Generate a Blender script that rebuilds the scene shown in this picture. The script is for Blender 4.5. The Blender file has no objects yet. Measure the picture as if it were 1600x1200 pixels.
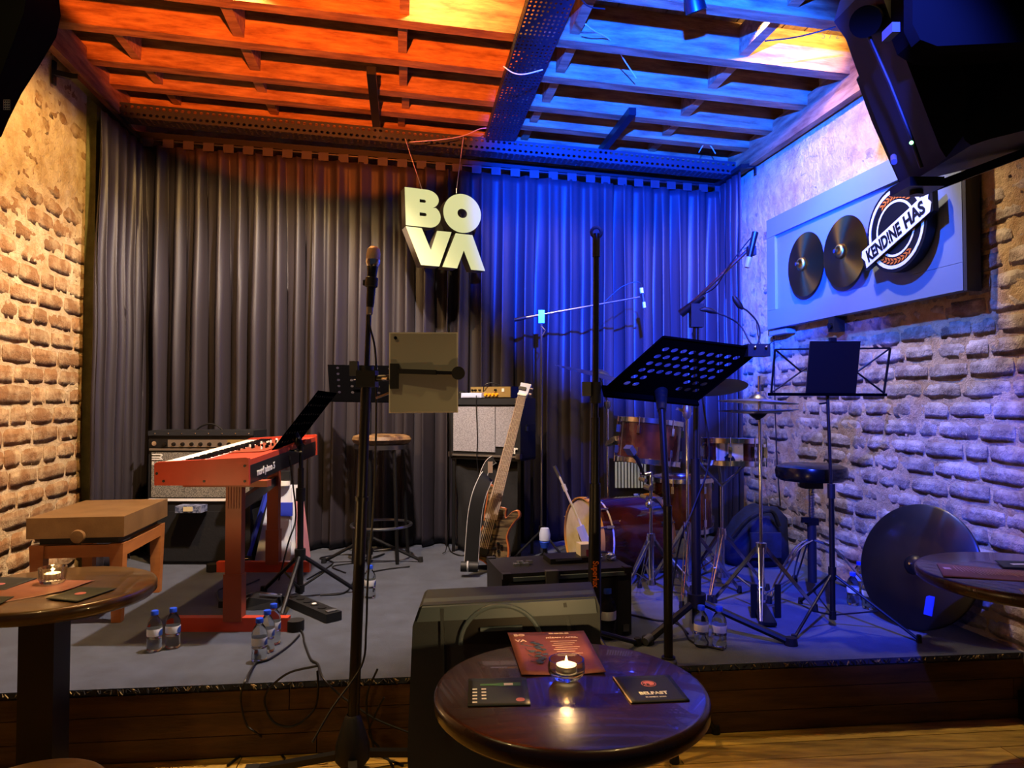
import bpy, bmesh, math, random
from mathutils import Vector as V, Matrix, noise
random.seed(7)
C = bpy.context.scene.collection
F_PX = 1110.0; EYE = 1.36; PITCH = math.atan(30/1110)
cp, sp = math.cos(PITCH), math.sin(PITCH)
YAW = math.radians(8.7); UX = V((math.cos(YAW), math.sin(YAW), 0)); VX = V((-math.sin(YAW), math.cos(YAW), 0)); ZX = V((0,0,1))
SZ = 0.28                      # stage height
PI = math.pi
def R(d): return math.radians(d)
# ---- camera -------------------------------------------------------------
cam_d = bpy.data.cameras.new('camera'); cam = bpy.data.objects.new('camera', cam_d); C.objects.link(cam)
cam_d.sensor_width = 36; cam_d.lens = 36*F_PX/1600; cam_d.clip_start = .02
cam.location = (0,0,EYE); cam.rotation_euler = (PI/2+PITCH, 0, 0)
bpy.context.scene.camera = cam
# ---- world and exposure --------------------------------------------------
w = bpy.data.worlds.new('world'); bpy.context.scene.world = w; w.use_nodes = True
w.node_tree.nodes['Background'].inputs[0].default_value = (.25,.28,.42,1); w.node_tree.nodes['Background'].inputs[1].default_value = .06
vs = bpy.context.scene.view_settings
vs.view_transform = 'Standard'; vs.look = 'None'; vs.gamma = 1; vs.use_curve_mapping = False; vs.exposure = 0.0
# ---- room coordinates ----------------------------------------------------
def UV(u, v, z=0): p = UX*u + VX*v; return V((p.x, p.y, z))
def ray(px, py):
    a, b = (px-800)/F_PX, (600-py)/F_PX
    return V((a, cp-b*sp, sp+b*cp))
def P(px, py, y): d = ray(px,py); return V((0,0,EYE)) + d*(y/d.y)
def S(px, py, z=SZ): d = ray(px,py); return V((0,0,EYE)) + d*((z-EYE)/d.z)
def RU(px, py, u): d = ray(px,py); return V((0,0,EYE)) + d*(u/d.dot(UX))
def RV(px, py, v): d = ray(px,py); return V((0,0,EYE)) + d*(v/d.dot(VX))
def proj(p):
    q = p - V((0,0,EYE)); f = q.y*cp+q.z*sp; up = -q.y*sp+q.z*cp
    if f < .05: return None
    return (800+F_PX*q.x/f, 600-F_PX*up/f, f)
def zj(u): return 3.42-.041*(u+.73)      # underside of the joists
# ---- lights --------------------------------------------------------------
def spot(name, loc, target, col, power, ang, blend=.1, r=.03):
    d = bpy.data.lights.new(name, 'SPOT'); d.color = col; d.energy = power; d.spot_size = R(ang); d.spot_blend = blend; d.shadow_soft_size = r
    o = bpy.data.objects.new(name, d); C.objects.link(o); o.location = loc
    o.rotation_euler = (V(target)-V(loc)).to_track_quat('-Z','Y').to_euler(); return o
def point(name, loc, col, power, r=.02):
    d = bpy.data.lights.new(name, 'POINT'); d.color = col; d.energy = power; d.shadow_soft_size = r
    o = bpy.data.objects.new(name, d); C.objects.link(o); o.location = loc; return o
WARM = (1,.60,.22)
spot('warm_spot_left', UV(-.75,3.47,3.50), UV(-1.6,4.5,.6), WARM, 300, 122, .3, .035)
spot('warm_spot_middle', UV(-.1,3.46,3.47), UV(-1.15,4.9,.6), (1,.82,.74), 640, 88, .5, .035)
spot('warm_spot_right', UV(1.85,3.45,3.36), UV(2.75,4.1,1.9), (1,.73,.44), 195, 112, .45, .035)
spot('joist_spot_right', UV(2.28,3.42,3.42), UV(2.2,3.75,3.44), (1,.70,.26), 60, 120, .4, .03)
spot('joist_spot_middle', UV(.15,3.42,3.50), UV(.15,3.75,3.5), (1,.70,.27), 60, 130, .4, .03)
spot('warm_spot_hall', UV(1.3,1.7,3.4), UV(1.5,2.5,.0), (1,.66,.25), 70, 80, .5, .06)
spot('warm_spot_hall', UV(-1.2,1.5,3.4), UV(-1.0,2.3,.0), (1,.66,.25), 60, 80, .5, .06)
spot('blue_stage_spot', (.33,1.1,2.62), P(1045,345,5.72), (.002,.047,1), 17000, 43, .55, .03)
spot('blue_floor_spot', (.55,1.0,2.62), (1.9,4.7,.7), (.03,.06,1), 1500, 46, .6, .03)
spot('blue_lamp_spot', (.89,3.42,3.2), (2.05,4.15,1.75), (.03,.14,1), 420, 62, .35, .03)
spot('red_ceiling_spot', (-.6,1.6,2.6), (-1.29,4.84,4.84), (1,.18,.02), 1150, 60, .10, .03)
# ---- materials -----------------------------------------------------------
def lin(c):
    if isinstance(c, str): c = tuple(int(c[i:i+2],16)/255 for i in (0,2,4))
    return tuple(x/12.92 if x <= .04045 else ((x+.055)/1.055)**2.4 for x in c)
MATS = {}
def mat(name, col, rough=.5, metal=0, spec=.5, col2=None, scale=6, stretch=(1,1,1), detail=4, bump=0, bscale=40, emit=None, es=0, trans=0, ior=1.45, coat=0, sheen=0, lo=.35, hi=.65, coords='Object', rand=0, alpha=1):
    m = bpy.data.materials.new(name); m.use_nodes = True; nt = m.node_tree; b = nt.nodes['Principled BSDF']; L = nt.links
    c1 = lin(col)
    def st(k, v):
        if k in b.inputs: b.inputs[k].default_value = v
    st('Base Color', (*c1,1)); st('Roughness', rough); st('Metallic', metal); st('Specular IOR Level', spec); st('Transmission Weight', trans); st('IOR', ior); st('Coat Weight', coat); st('Sheen Weight', sheen)
    st('Alpha', alpha)
    if emit: st('Emission Color', (*lin(emit),1)); st('Emission Strength', es)
    if col2 or bump:
        tc = nt.nodes.new('ShaderNodeTexCoord'); mp = nt.nodes.new('ShaderNodeMapping'); mp.inputs['Scale'].default_value = stretch
        if coords == 'World': 
            g = nt.nodes.new('ShaderNodeNewGeometry'); L.new(g.outputs['Position'], mp.inputs['Vector'])
        else: L.new(tc.outputs[coords], mp.inputs['Vector'])
    if col2:
        n = nt.nodes.new('ShaderNodeTexNoise'); n.inputs['Scale'].default_value = scale; n.inputs['Detail'].default_value = detail; n.inputs['Roughness'].default_value = .62
        L.new(mp.outputs[0], n.inputs['Vector'])
        r = nt.nodes.new('ShaderNodeValToRGB'); r.color_ramp.elements[0].position = lo; r.color_ramp.elements[1].position = hi
        r.color_ramp.elements[0].color = (*c1,1); r.color_ramp.elements[1].color = (*lin(col2),1)
        L.new(n.outputs[0], r.inputs[0]); out = r.outputs[0]
        if rand:
            oi = nt.nodes.new('ShaderNodeObjectInfo'); hs = nt.nodes.new('ShaderNodeHueSaturation')
            mr = nt.nodes.new('ShaderNodeMapRange'); mr.inputs['To Min'].default_value = 1-rand; mr.inputs['To Max'].default_value = 1+rand
            L.new(oi.outputs['Random'], mr.inputs['Value']); L.new(mr.outputs[0], hs.inputs['Value']); L.new(out, hs.inputs['Color']); out = hs.outputs[0]
        L.new(out, b.inputs['Base Color'])
    if bump:
        n2 = nt.nodes.new('ShaderNodeTexNoise'); n2.inputs['Scale'].default_value = bscale; n2.inputs['Detail'].default_value = 6; n2.inputs['Roughness'].default_value = .65 if bscale != 15 else .76
        L.new(mp.outputs[0], n2.inputs['Vector'])
        bp = nt.nodes.new('ShaderNodeBump'); bp.inputs['Strength'].default_value = 1; bp.inputs['Distance'].default_value = bump
        L.new(n2.outputs[0], bp.inputs['Height']); L.new(bp.outputs[0], b.inputs['Normal'])
    MATS[name] = m; return m
def M(n): return MATS[n]
mat('brick', '94693c', .9, col2='ccae7c', scale=9, detail=12, bump=.03, bscale=15, coords='World', rand=.16, lo=.44, hi=.70)
mat('brick_pale', '8c7862', .9, col2='c8baa0', scale=9, detail=12, bump=.03, bscale=15, coords='World', rand=.14, lo=.40, hi=.62)
mat('mortar', 'b08a54', .95, col2='d6bb8c', scale=8, detail=12, bump=.03, bscale=15, coords='World', lo=.3, hi=.6)
mat('joist_wood', '6e4220', .75, col2='a87a48', scale=3, stretch=(1.3,8,8), detail=8, bump=.005, bscale=14, coords='Object', rand=.12)
mat('deck_wood', '5a4028', .85, col2='7a5a38', scale=4, stretch=(8,1,8), bump=.003)
mat('floor_wood', '6e501c', .45, col2='c09c44', scale=3, stretch=(1.2,9,4), detail=8, bump=.002, bscale=12, coords='World', rand=.22, lo=.3, hi=.6)
mat('front_wood', '38240f', .6, col2='6a481e', scale=2.5, stretch=(1,3,8), detail=7, bump=.002, bscale=14, coords='World', rand=.1, lo=.3, hi=.75)
mat('carpet', '2a313e', .95, col2='3c4454', scale=7, detail=8, bump=.004, bscale=300, coords='World', sheen=.2)
mat('carpet_fray', '1c1d20', 1, col2='8f7a4a', scale=40, lo=.5, hi=.6, coords='World')
mat('curtain', '2b262b', .48, spec=.5, sheen=.0, bump=.0006, bscale=160)
mat('black', '0c0c0d', .45); mat('speaker_black', '070707', .9, spec=.05); mat('black_gloss', '0a0a0b', .2); mat('black_plastic', '121314', .5, bump=.0008, bscale=500)
mat('black_metal', '0d0d0e', .4, metal=.0); mat('desk_black', '050506', 1, spec=.0); mat('tolex', '161618', .6, bump=.001, bscale=400); mat('black_cloth', '111114', .9, bump=.003, bscale=30)
mat('dark_steel', '33363c', .5, metal=.6); mat('chrome', 'd8d8dc', .16, metal=1); mat('steel', '9a9ca0', .3, metal=1)
mat('rubber', '0a0a0a', .8); mat('grey_plastic', '4a4c50', .5); mat('monitor_paint', '2c353c', .55, bump=.0008, bscale=400)
mat('monitor_cap', '46545e', .5)
mat('red', 'b8402a', .42, col2='a83820', scale=5); mat('red_dark', '8a4026', .45)
mat('white_key', 'f2efe4', .3); mat('white', 'e8e6e0', .5); mat('cream', 'cdbf95', .5)
mat('leather', '7c5c34', .4, col2='6c4e2a', scale=9, bump=.0008, bscale=200); mat('bench_wood', '9c5e2c', .4, col2='ad6c36', scale=4, stretch=(1,1,6))
mat('grille_cloth', '3e3c38', .8, col2='8d877a', scale=260, lo=.42, hi=.55, detail=1); mat('silver_cloth', '77767e', .75, col2='9c9aa2', scale=120, detail=2)
mat('panel_black', '101112', .4); mat('brushed', '9a948c', .35, metal=.8); mat('gold_panel', 'a8915c', .35, metal=.5); mat('orange_knob', 'f0a018', .35)
mat('pale_blue', 'b9c4e6', .4); mat('blue_cap', '1c44c8', .35)
mat('bottle', 'e8eef2', .06, trans=1, ior=1.33); mat('water', 'f0f4f8', .02, trans=1, ior=1.33); mat('label', 'd8dce4', .5, col2='2a4a9a', scale=14, lo=.52, hi=.56, detail=1)
mat('table_wood', '2e1c12', .27, col2='42281a', scale=3, stretch=(1,7,1), detail=7, coat=.3, bump=.0004, bscale=30)
mat('table_edge', '2a170e', .25, coat=.5); mat('table_warm', '46321a', .28, col2='5c4420', scale=3, stretch=(1,6,1), coat=.4, bump=.0005, bscale=30)
mat('glass', 'f4f0e4', .05, trans=1, ior=1.45); mat('wax', 'f6ead0', .5, emit='ffdca0', es=2.2); mat('flame', 'ffd070', .5, emit='ffc060', es=55)  # wax emission stands in for the candle glow filling the cup
mat('tin', 'c8c8c8', .3, metal=1); mat('flyer', '7e4438', .55, col2='8e5040', scale=18); mat('flyer_orange', '84503a', .5, col2='925c42', scale=18)
mat('ink_pale', 'e0c0b0', .6); mat('ink_blue', '3c4a5c', .6); mat('coaster', '1a211e', .55); mat('coaster_green', '202a1c', .55); mat('coaster_edge', 'c8a878', .7)
mat('logo_pink', 'b86a6a', .6); mat('green_print', '3c6a3a', .6); mat('white_print', 'd8d8d0', .6)
mat('bursthell', '1c0605', .22, col2='5a1e10', scale=2.5, coat=.8, lo=.35, hi=.7); mat('burst_tom', '240a05', .2, col2='7a3c16', scale=3, coat=.8, lo=.4, hi=.75)
mat('shell_dark', '2c0e08', .22, col2='4a1a0c', scale=3, coat=.7); mat('drumhead', 'd8cfa8', .5, col2='b8a878', scale=4); mat('wood_hoop', 'c08a3c', .35); mat('hoop_dark', '2a1240', .3)
mat('cymbal', 'a8883c', .3, metal=1); mat('cymbal_dark', '2a2620', .3, metal=.8); mat('cymbal_grey', '8a8a90', .35, metal=1)
mat('panel_blue', '6c7a90', .45); mat('panel_side', '2a2c30', .5); mat('sign_black', '0c0c0c', .4); mat('sign_white', 'd9dbe0', .5); mat('wheat', 'c86a20', .5)
mat('sign_face', '94987a', .5, emit='e8f0a8', es=.6); mat('sign_side', '6e6862', .6)
mat('tablet_back', '96958a', .5); mat('tablet_rim_highlight', 'e0dcd0', .35)  # pale rim colour stands in for the highlight along the tablet edge
mat('bass_top', '5a4a30', .3, col2='2a1c10', scale=5, stretch=(1,1,12), lo=.45, hi=.55, coat=.5); mat('bass_side', '8c4a22', .3, coat=.5); mat('maple', '8c7868', .4); mat('fret', 'c8b8a0', .3, metal=.6)
mat('strap', '121212', .6); mat('piping', 'b0b0b0', .4); mat('bag_white', 'c8ccd4', .7); mat('bag_blue', '2a3ec0', .6); mat('bag_pink', 'c08088', .7); mat('bag_dark', '101a3c', .85, col2='0a0e20', scale=9, bump=.004, bscale=12)
mat('blue_lens', '1020ff', .3, emit='2870ff', es=6); mat('led', '40ff80', .3, emit='90ffb0', es=8); mat('trim_olive', '6a6a40', .9, col2='55562e', scale=12, bump=.006, bscale=30)
mat('cable', '0b0b0b', .5); mat('white_cable', 'b8a8b0', .5); mat('screen_rib', 'a8c0d8', .4); mat('orange_print', 'd06a18', .5); mat('foil', 'c0c8d8', .25, metal=.9); mat('seat_cloth', '8a6a40', .5, col2='4a3420', scale=9, lo=.4, hi=.6); mat('pouch', '3a4460', .8, col2='7a8098', scale=30, lo=.45, hi=.55)
mat('cup_pink', 'b04868', .5)
for n_ in ('cymbal','cymbal_dark'):
    m_ = M(n_); nt_ = m_.node_tree; tg = nt_.nodes.new('ShaderNodeTangent'); tg.direction_type = 'RADIAL'; tg.axis = 'X' if n_ == 'cymbal' else 'Z'
    pb_ = nt_.nodes['Principled BSDF']; pb_.inputs['Anisotropic'].default_value = .85; nt_.links.new(tg.outputs[0], pb_.inputs['Tangent'])
# ---- mesh helpers --------------------------------------------------------
LOC = {}
def basis(axis):
    a = V(axis).normalized(); h = V((0,0,1)) if abs(a.z) < .9 else V((1,0,0))
    x = h.cross(a).normalized(); return x, a.cross(x), a
class MB:
    def __init__(s): s.b = bmesh.new()
    def quad(s, *p):
        return s.b.faces.new([s.b.verts.new(V(q)) for q in p])
    def hexa(s, b4, t4):
        vs = [s.b.verts.new(V(q)) for q in list(b4)+list(t4)]; n = len(b4)
        s.b.faces.new(vs[:n][::-1]); s.b.faces.new(vs[n:])
        for i in range(n): j = (i+1)%n; s.b.faces.new((vs[i], vs[j], vs[n+j], vs[n+i]))
        return s
    def prism(s, pts, vec):
        vec = V(vec); return s.hexa([V(p) for p in pts], [V(p)+vec for p in pts])
    def box(s, c, size, ax=None, rz=0):
        if ax is None: ax = (V((math.cos(rz),math.sin(rz),0)), V((-math.sin(rz),math.cos(rz),0)), V((0,0,1)))
        c = V(c); a, b_, d = ax[0]*size[0]/2, ax[1]*size[1]/2, ax[2]*size[2]/2
        return s.hexa([c-a-b_-d, c+a-b_-d, c+a+b_-d, c-a+b_-d], [c-a-b_+d, c+a-b_+d, c+a+b_+d, c-a+b_+d])
    def bar(s, p0, p1, w, h, up=(0,0,1)):
        p0, p1 = V(p0), V(p1); a = (p1-p0).normalized(); x = V(up).cross(a)
        if x.length < .01: x = V((1,0,0)).cross(a)
        x.normalize(); y = a.cross(x); return s.box((p0+p1)/2, (w, h, (p1-p0).length), (x,y,a))
    def ring(s, c, x, y, r, n): return [s.b.verts.new(V(c)+x*(r*math.cos(2*PI*i/n))+y*(r*math.sin(2*PI*i/n))) for i in range(n)]
    def tube(s, pts, r, n=8, close=False):
        pts = [V(p) for p in pts]; rs = r if isinstance(r, (list,tuple)) else [r]*len(pts)
        prev = None; rings = []; m = len(pts)
        for i, p in enumerate(pts):
            t = (pts[(i+1)%m]-pts[i-1]) if close else (pts[min(i+1,m-1)]-pts[max(i-1,0)])
            t.normalize()
            if prev is None: x, y, _ = basis(t)
            else:
                x = prev - t*prev.dot(t); x.normalize(); y = t.cross(x)
            prev = x; rings.append(s.ring(p, x, y, rs[i], n))
        for k in range(m if close else m-1):
            A, B = rings[k], rings[(k+1)%m]
            for i in range(n): j=(i+1)%n; s.b.faces.new((A[i],A[j],B[j],B[i]))
        if not close: s.b.faces.new(rings[0][::-1]); s.b.faces.new(rings[-1])
        return s
    def cyl(s, p0, p1, r0, r1=None, n=16): return s.tube([p0,p1], [r0, r0 if r1 is None else r1], n)
    def lathe(s, prof, o, axis=(0,0,1), n=28, sx=1):
        x, y, a = basis(axis); o = V(o); rings = []
        for r, h in prof:
            if r < 1e-5: rings.append([s.b.verts.new(o+a*h)])
            else: rings.append(s.ring(o+a*h, x*sx, y, r, n))
        for A, B in zip(rings, rings[1:]):
            if len(A) == 1 and len(B) == 1: continue
            for i in range(n):
                j=(i+1)%n
                if len(A) == 1: s.b.faces.new((A[0],B[j],B[i]))
                elif len(B) == 1: s.b.faces.new((A[i],A[j],B[0]))
                else: s.b.faces.new((A[i],A[j],B[j],B[i]))
        return s
    def ball(s, c, r, n=14, sz=1):
        k = 8; return s.lathe([(r*math.sin(PI*i/k), -r*sz*math.cos(PI*i/k)) for i in range(k+1)], c, n=n)
    def perf(s, o, ex, ey, nx, ny, rx, ry, th, holes=None, k=12):
        # a plate of nx*ny cells, each with a real hole; ex, ey are whole edges
        o, ex, ey = V(o), V(ex), V(ey); nrm = ex.cross(ey).normalized()*th; cx, cy = ex/nx, ey/ny; ux, uy = ex.normalized(), ey.normalized()
        for i in range(nx):
            for j in range(ny):
                c = o+cx*(i+.5)+cy*(j+.5)
                if holes and not holes(i,j):
                    s.hexa([c-cx/2-cy/2, c+cx/2-cy/2, c+cx/2+cy/2, c-cx/2+cy/2], [c-cx/2-cy/2+nrm, c+cx/2-cy/2+nrm, c+cx/2+cy/2+nrm, c-cx/2+cy/2+nrm]); continue
                inn, out = [], []
                for q in range(k):
                    a = 2*PI*(q+.5)/k; ca, sa = math.cos(a), math.sin(a); mx = max(abs(ca),abs(sa))
                    inn.append(c+ux*rx*ca+uy*ry*sa); out.append(c+cx*.5*ca/mx+cy*.5*sa/mx)
                T = [s.b.verts.new(p) for p in inn]; O = [s.b.verts.new(p) for p in out]; T2 = [s.b.verts.new(p+nrm) for p in inn]; O2 = [s.b.verts.new(p+nrm) for p in out]
                for q in range(k):
                    r_=(q+1)%k; s.b.faces.new((O[q],O[r_],T[r_],T[q])); s.b.faces.new((T2[q],T2[r_],O2[r_],O2[q])); s.b.faces.new((T[q],T[r_],T2[r_],T2[q]))
        return s
    def build(s, name, m, parent=None, bevel=0, smooth=35, world=True, segs=2):
        b = s.b
        if bevel:
            es = [e for e in b.edges if len(e.link_faces)==2 and e.calc_face_angle(0) > .5]
            bmesh.ops.bevel(b, geom=es, offset=bevel, segments=segs, affect='EDGES', profile=.5, clamp_overlap=True)
        bmesh.ops.recalc_face_normals(b, faces=b.faces)
        if parent is not None and world:
            mt = LOC.get(parent.name)
            if mt is not None: bmesh.ops.transform(b, matrix=mt.inverted(), verts=b.verts)
        me = bpy.data.meshes.new(name); b.to_mesh(me); b.free()
        me.materials.append(M(m) if isinstance(m,str) else m)
        if smooth:
            me.polygons.foreach_set('use_smooth', [True]*len(me.polygons)); me.set_sharp_from_angle(angle=R(smooth))
        o = bpy.data.objects.new(name, me); C.objects.link(o)
        if parent is not None: o.parent = parent; LOC[o.name] = LOC.get(parent.name, Matrix())
        return o
def thing(name, label, cat, loc=(0,0,0), rz=0, group=None):
    o = bpy.data.objects.new(name, None); C.objects.link(o); o.empty_display_size = .1
    o.location = loc; o.rotation_euler = (0,0,rz); LOC[o.name] = Matrix.Translation(V(loc)) @ Matrix.Rotation(rz,4,'Z')
    o['label'] = label; o['category'] = cat
    if group: o['group'] = group
    return o
def tag(o, label, cat, group=None):
    o['label'] = label; o['category'] = cat
    if group: o['group'] = group
    return o
def rebase(o, p):                      # put a one-mesh thing's origin at its base
    p = V(p); o.data.transform(Matrix.Translation(-p)); o.location = p; return o
def copy_thing(o, loc, rz=0, label=None, group=None):
    def cp_(x, par):
        c = x.copy(); C.objects.link(c)
        if par: c.parent = par
        for ch in kids[x.name]: cp_(ch, c)
        return c
    kids = {}
    def walk(x): kids[x.name] = [c for c in bpy.data.objects if c.parent == x]; [walk(c) for c in kids[x.name]]
    walk(o); r = cp_(o, None); r.location = loc; r.rotation_euler = (0,0,rz)
    if label: r['label'] = label
    if group: r['group'] = group
    return r
def frame(o, ex, ey):
    ex, ey = V(ex).normalized(), V(ey).normalized(); n = ex.cross(ey).normalized()
    return Matrix(((ex.x,ey.x,n.x,o[0]),(ex.y,ey.y,n.y,o[1]),(ex.z,ey.z,n.z,o[2]),(0,0,0,1)))
def from_curve(cu, name, m, parent, mtx):
    t = bpy.data.objects.new('tmp', cu); C.objects.link(t)
    dg = bpy.context.evaluated_depsgraph_get(); dg.update()
    me = bpy.data.meshes.new_from_object(t.evaluated_get(dg)); bpy.data.objects.remove(t); bpy.data.curves.remove(cu)
    me.name = name; me.materials.clear(); me.materials.append(M(m)); me.transform(mtx)
    if parent is not None and parent.name in LOC: me.transform(LOC[parent.name].inverted())
    o = bpy.data.objects.new(name, me); C.objects.link(o)
    if parent is not None: o.parent = parent; LOC[o.name] = LOC.get(parent.name, Matrix())
    return o
def text(s, name, m, parent, o, ex, ey, size, extrude=.0008, width=None, shear=0, align='LEFT', bold=0):
    cu = bpy.data.curves.new('t', 'FONT'); cu.body = s; cu.size = size; cu.extrude = extrude; cu.shear = shear; cu.align_x = align; cu.resolution_u = 3; cu.offset = bold
    mtx = frame(o, ex, ey)
    if width:
        t = bpy.data.objects.new('tmp', cu); C.objects.link(t); bpy.context.view_layer.update(); w0 = t.dimensions.x; bpy.data.objects.remove(t)
        if w0 > 0: mtx = mtx @ Matrix.Diagonal((width/w0,1,1,1))
    return from_curve(cu, name, m, parent, mtx)
def shape(loops, name, m, parent, o, ex, ey, th, bev=0):
    cu = bpy.data.curves.new('c', 'CURVE'); cu.dimensions = '2D'; cu.fill_mode = 'BOTH'; cu.extrude = th/2; cu.bevel_depth = bev
    for lp in loops:
        sp_ = cu.splines.new('POLY'); sp_.points.add(len(lp)-1); sp_.use_cyclic_u = True
        for i, (x, y) in enumerate(lp): sp_.points[i].co = (x, y, 0, 1)
    return from_curve(cu, name, m, parent, frame(o, ex, ey))
def circ(cx, cy, rx, ry=None, n=40, a0=0, a1=2*PI):
    ry = ry or rx; full = abs(a1-a0) > 6.28
    return [(cx+rx*math.cos(a0+(a1-a0)*i/(n if full else n-1)), cy+ry*math.sin(a0+(a1-a0)*i/(n if full else n-1))) for i in range(n)]
def curve_pts(pts, n=8):                # Catmull-Rom through the points
    pts = [V(p) for p in pts]; q = [pts[0]*2-pts[1]]+pts+[pts[-1]*2-pts[-2]]; out = []
    for i in range(1, len(q)-2):
        for k in range(n):
            t = k/n; a, b, c, d = q[i-1], q[i], q[i+1], q[i+2]
            out.append(.5*((2*b)+(c-a)*t+(2*a-5*b+4*c-d)*t*t+(3*b-a-3*c+d)*t**3))
    return out+[pts[-1]]
def structure(o): o['kind'] = 'structure'; return o
def stuff(o): o['kind'] = 'stuff'; return o
# ======================= THE SETTING =======================
UL, UR, VB = -2.05, 2.66, 5.47
# ---- floor ----
floor = structure(MB().box(UV(.3,1.6,-.06), (5.4,6.4,.08), (UX,VX,ZX)).build('floor', 'deck_wood', smooth=0))
SF0, SF1 = V((-2.75,2.60,0)), V((2.32,3.135,0))     # stage front edge, left to right
FX = (SF1-SF0).normalized(); FY = V((-FX.y,FX.x,0))
rw = 0
for k in range(15):
    dd = .055+.125*k; u0 = 0
    while u0 < 5.0:
        L_ = random.uniform(1.3,2.6); L_ = min(L_, 5.2-u0)
        c = SF0 + FX*(u0+L_/2) - FY*dd + V((0,0,-.0125)); u0 += L_
        MB().box(c, (L_-.004,.121,.025), (FX,FY,ZX)).build('floorboard', 'floor_wood', floor, bevel=.003, segs=1)
# ---- brick walls ----
def brick_mesh(seed):
    rnd = random.Random(seed); b = bmesh.new(); nx, nz = 5, 4; g = []
    for i in range(nx):
        col = []
        for j in range(nz):
            x, z = -.5+i/(nx-1), -.5+j/(nz-1)
            edge = (i in (0,nx-1)) or (j in (0,nz-1)); corner = (i in (0,nx-1)) and (j in (0,nz-1))
            y = rnd.uniform(-.0025,.0025) - (.0025 if edge else 0) - (.0025 if corner else 0)
            x += rnd.uniform(-.03,.03)*(1 if 0<i<nx-1 else .5); z += rnd.uniform(-.05,.05)
            if corner: x *= .95; z *= .9
            col.append(b.verts.new((x,y,z)))
        g.append(col)
    for i in range(nx-1):
        for j in range(nz-1): b.faces.new((g[i][j],g[i+1][j],g[i+1][j+1],g[i][j+1]))
    per = [g[i][0] for i in range(nx)]+[g[-1][j] for j in range(1,nz)]+[g[i][-1] for i in range(nx-2,-1,-1)]+[g[0][j] for j in range(nz-2,0,-1)]
    bk = [b.verts.new((v.co.x*1.05,-.022,v.co.z*1.12)) for v in per]
    for i in range(len(per)): j=(i+1)%len(per); b.faces.new((per[j],per[i],bk[i],bk[j]))
    bmesh.ops.recalc_face_normals(b, faces=b.faces)
    me = bpy.data.meshes.new('brick'); b.to_mesh(me); b.free(); me.materials.append(M('brick'))
    me.polygons.foreach_set('use_smooth', [True]*len(me.polygons)); me.set_sharp_from_angle(angle=R(28)); return me
BR1 = [brick_mesh(i) for i in range(12)]; BR2 = [brick_mesh(i+20) for i in range(12)]
for m_ in BR2: m_.materials.clear(); m_.materials.append(M('brick_pale'))
def brick_wall(name, u, sgn, v0, v1, z1, pitch, length, near):
    # the mortar body: a displaced sheet with a solid back
    X = VX*(-sgn); N = UX*sgn; BR = BR1 if sgn > 0 else BR2
    b = bmesh.new(); st = .017; nv = int((v1-near)/st); nz = int(z1/st); g = []
    for i in range(nv+1):
        col = []
        for j in range(nz+1):
            v, z = near+(v1-near)*i/nv, z1*j/nz
            q = V((u*3, v, z)); up = max(0, min(1, (z-1.7)/1.1))
            d = -.0048 + .0042*up + .0055*noise.noise(q*3.1) + .003*noise.noise(q*14) + .0035*noise.noise(q*37)
            d += 0 if sgn > 0 else .0015 + .002*max(-1, min(1, (v-3.6)/1.2)); p = UV(u, v, z) + N*d; col.append(b.verts.new(p))
        g.append(col)
    for i in range(nv):
        for j in range(nz): b.faces.new((g[i][j],g[i+1][j],g[i+1][j+1],g[i][j+1]))
    # back box
    c = UV(u-sgn*.12, (v0+v1)/2, z1/2); 
    bb = MB(); bb.b.free(); bb.b = b; bb.box(c, (.14, v1-v0, z1), (UX,VX,ZX))
    wall = structure(bb.build(name, 'mortar', smooth=60))
    lst = []; row = 0; z = pitch/2
    while z < z1-.02:
        v = v0 - (row%2)*length/2 - random.uniform(0,.05)
        while v < v1-.05:
            L_ = length*random.choice((1,1,1,.55,.8,1.1)); 
            if v+L_ > v0+.05:
                a, e = max(v,v0), min(v+L_-.016, v1)
                if e-a > .05: lst.append(((a+e)/2, z+random.uniform(-.004,.004), e-a, pitch-.018+random.uniform(-.006,.004)))
            v += L_
        z += pitch; row += 1
    sc = []
    for it in lst:
        p = UV(u, it[0], it[1]); q = proj(p)
        vis = q is not None and -30 < q[0] < 1630 and -30 < q[1] < 1230 and not (name == 'wall_right' and q[0] > 1400 and q[1] < 200)
        sc.append((0 if not vis else it[2]*it[3]/(q[2]**2*.3+q[2]), it))
    sc.sort(key=lambda s: -s[0]); rest = bmesh.new()
    for k, (s_, it) in enumerate(sc):
        me = BR[random.randrange(12)]; up = max(0, min(1, (it[1]-1.8)/1.2))
        off = random.uniform(-.001,.003) - .003*up
        mt = Matrix.Translation(UV(u,it[0],it[1])+N*off) @ frame((0,0,0), X, N) 
        mt = Matrix.Translation(UV(u,it[0],it[1])+N*off) @ Matrix(((X.x,N.x,0,0),(X.y,N.y,0,0),(X.z,N.z,1,0),(0,0,0,1))) @ Matrix.Rotation(random.uniform(-.02,.02),4,'Y') @ Matrix.Diagonal((it[2],1,it[3],1))
        if k < 300 and s_ > 0:
            o = bpy.data.objects.new('brick', me); C.objects.link(o); o.parent = wall; o.matrix_local = mt
        else:
            n0 = len(rest.verts); rest.from_mesh(me); rest.verts.ensure_lookup_table()
            bmesh.ops.transform(rest, matrix=mt, verts=rest.verts[n0:])
    me = bpy.data.meshes.new('brickwork'); rest.to_mesh(me); rest.free()
    me.materials.clear(); me.materials.append(BR[0].materials[0])
    me.polygons.foreach_set('use_smooth', [True]*len(me.polygons))
    o = bpy.data.objects.new('brickwork', me); C.objects.link(o); o.parent = wall; stuff(o)
    return wall
brick_wall('wall_left', UL, 1, 1.0, 5.6, 3.75, .112, .30, 2.8)
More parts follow.
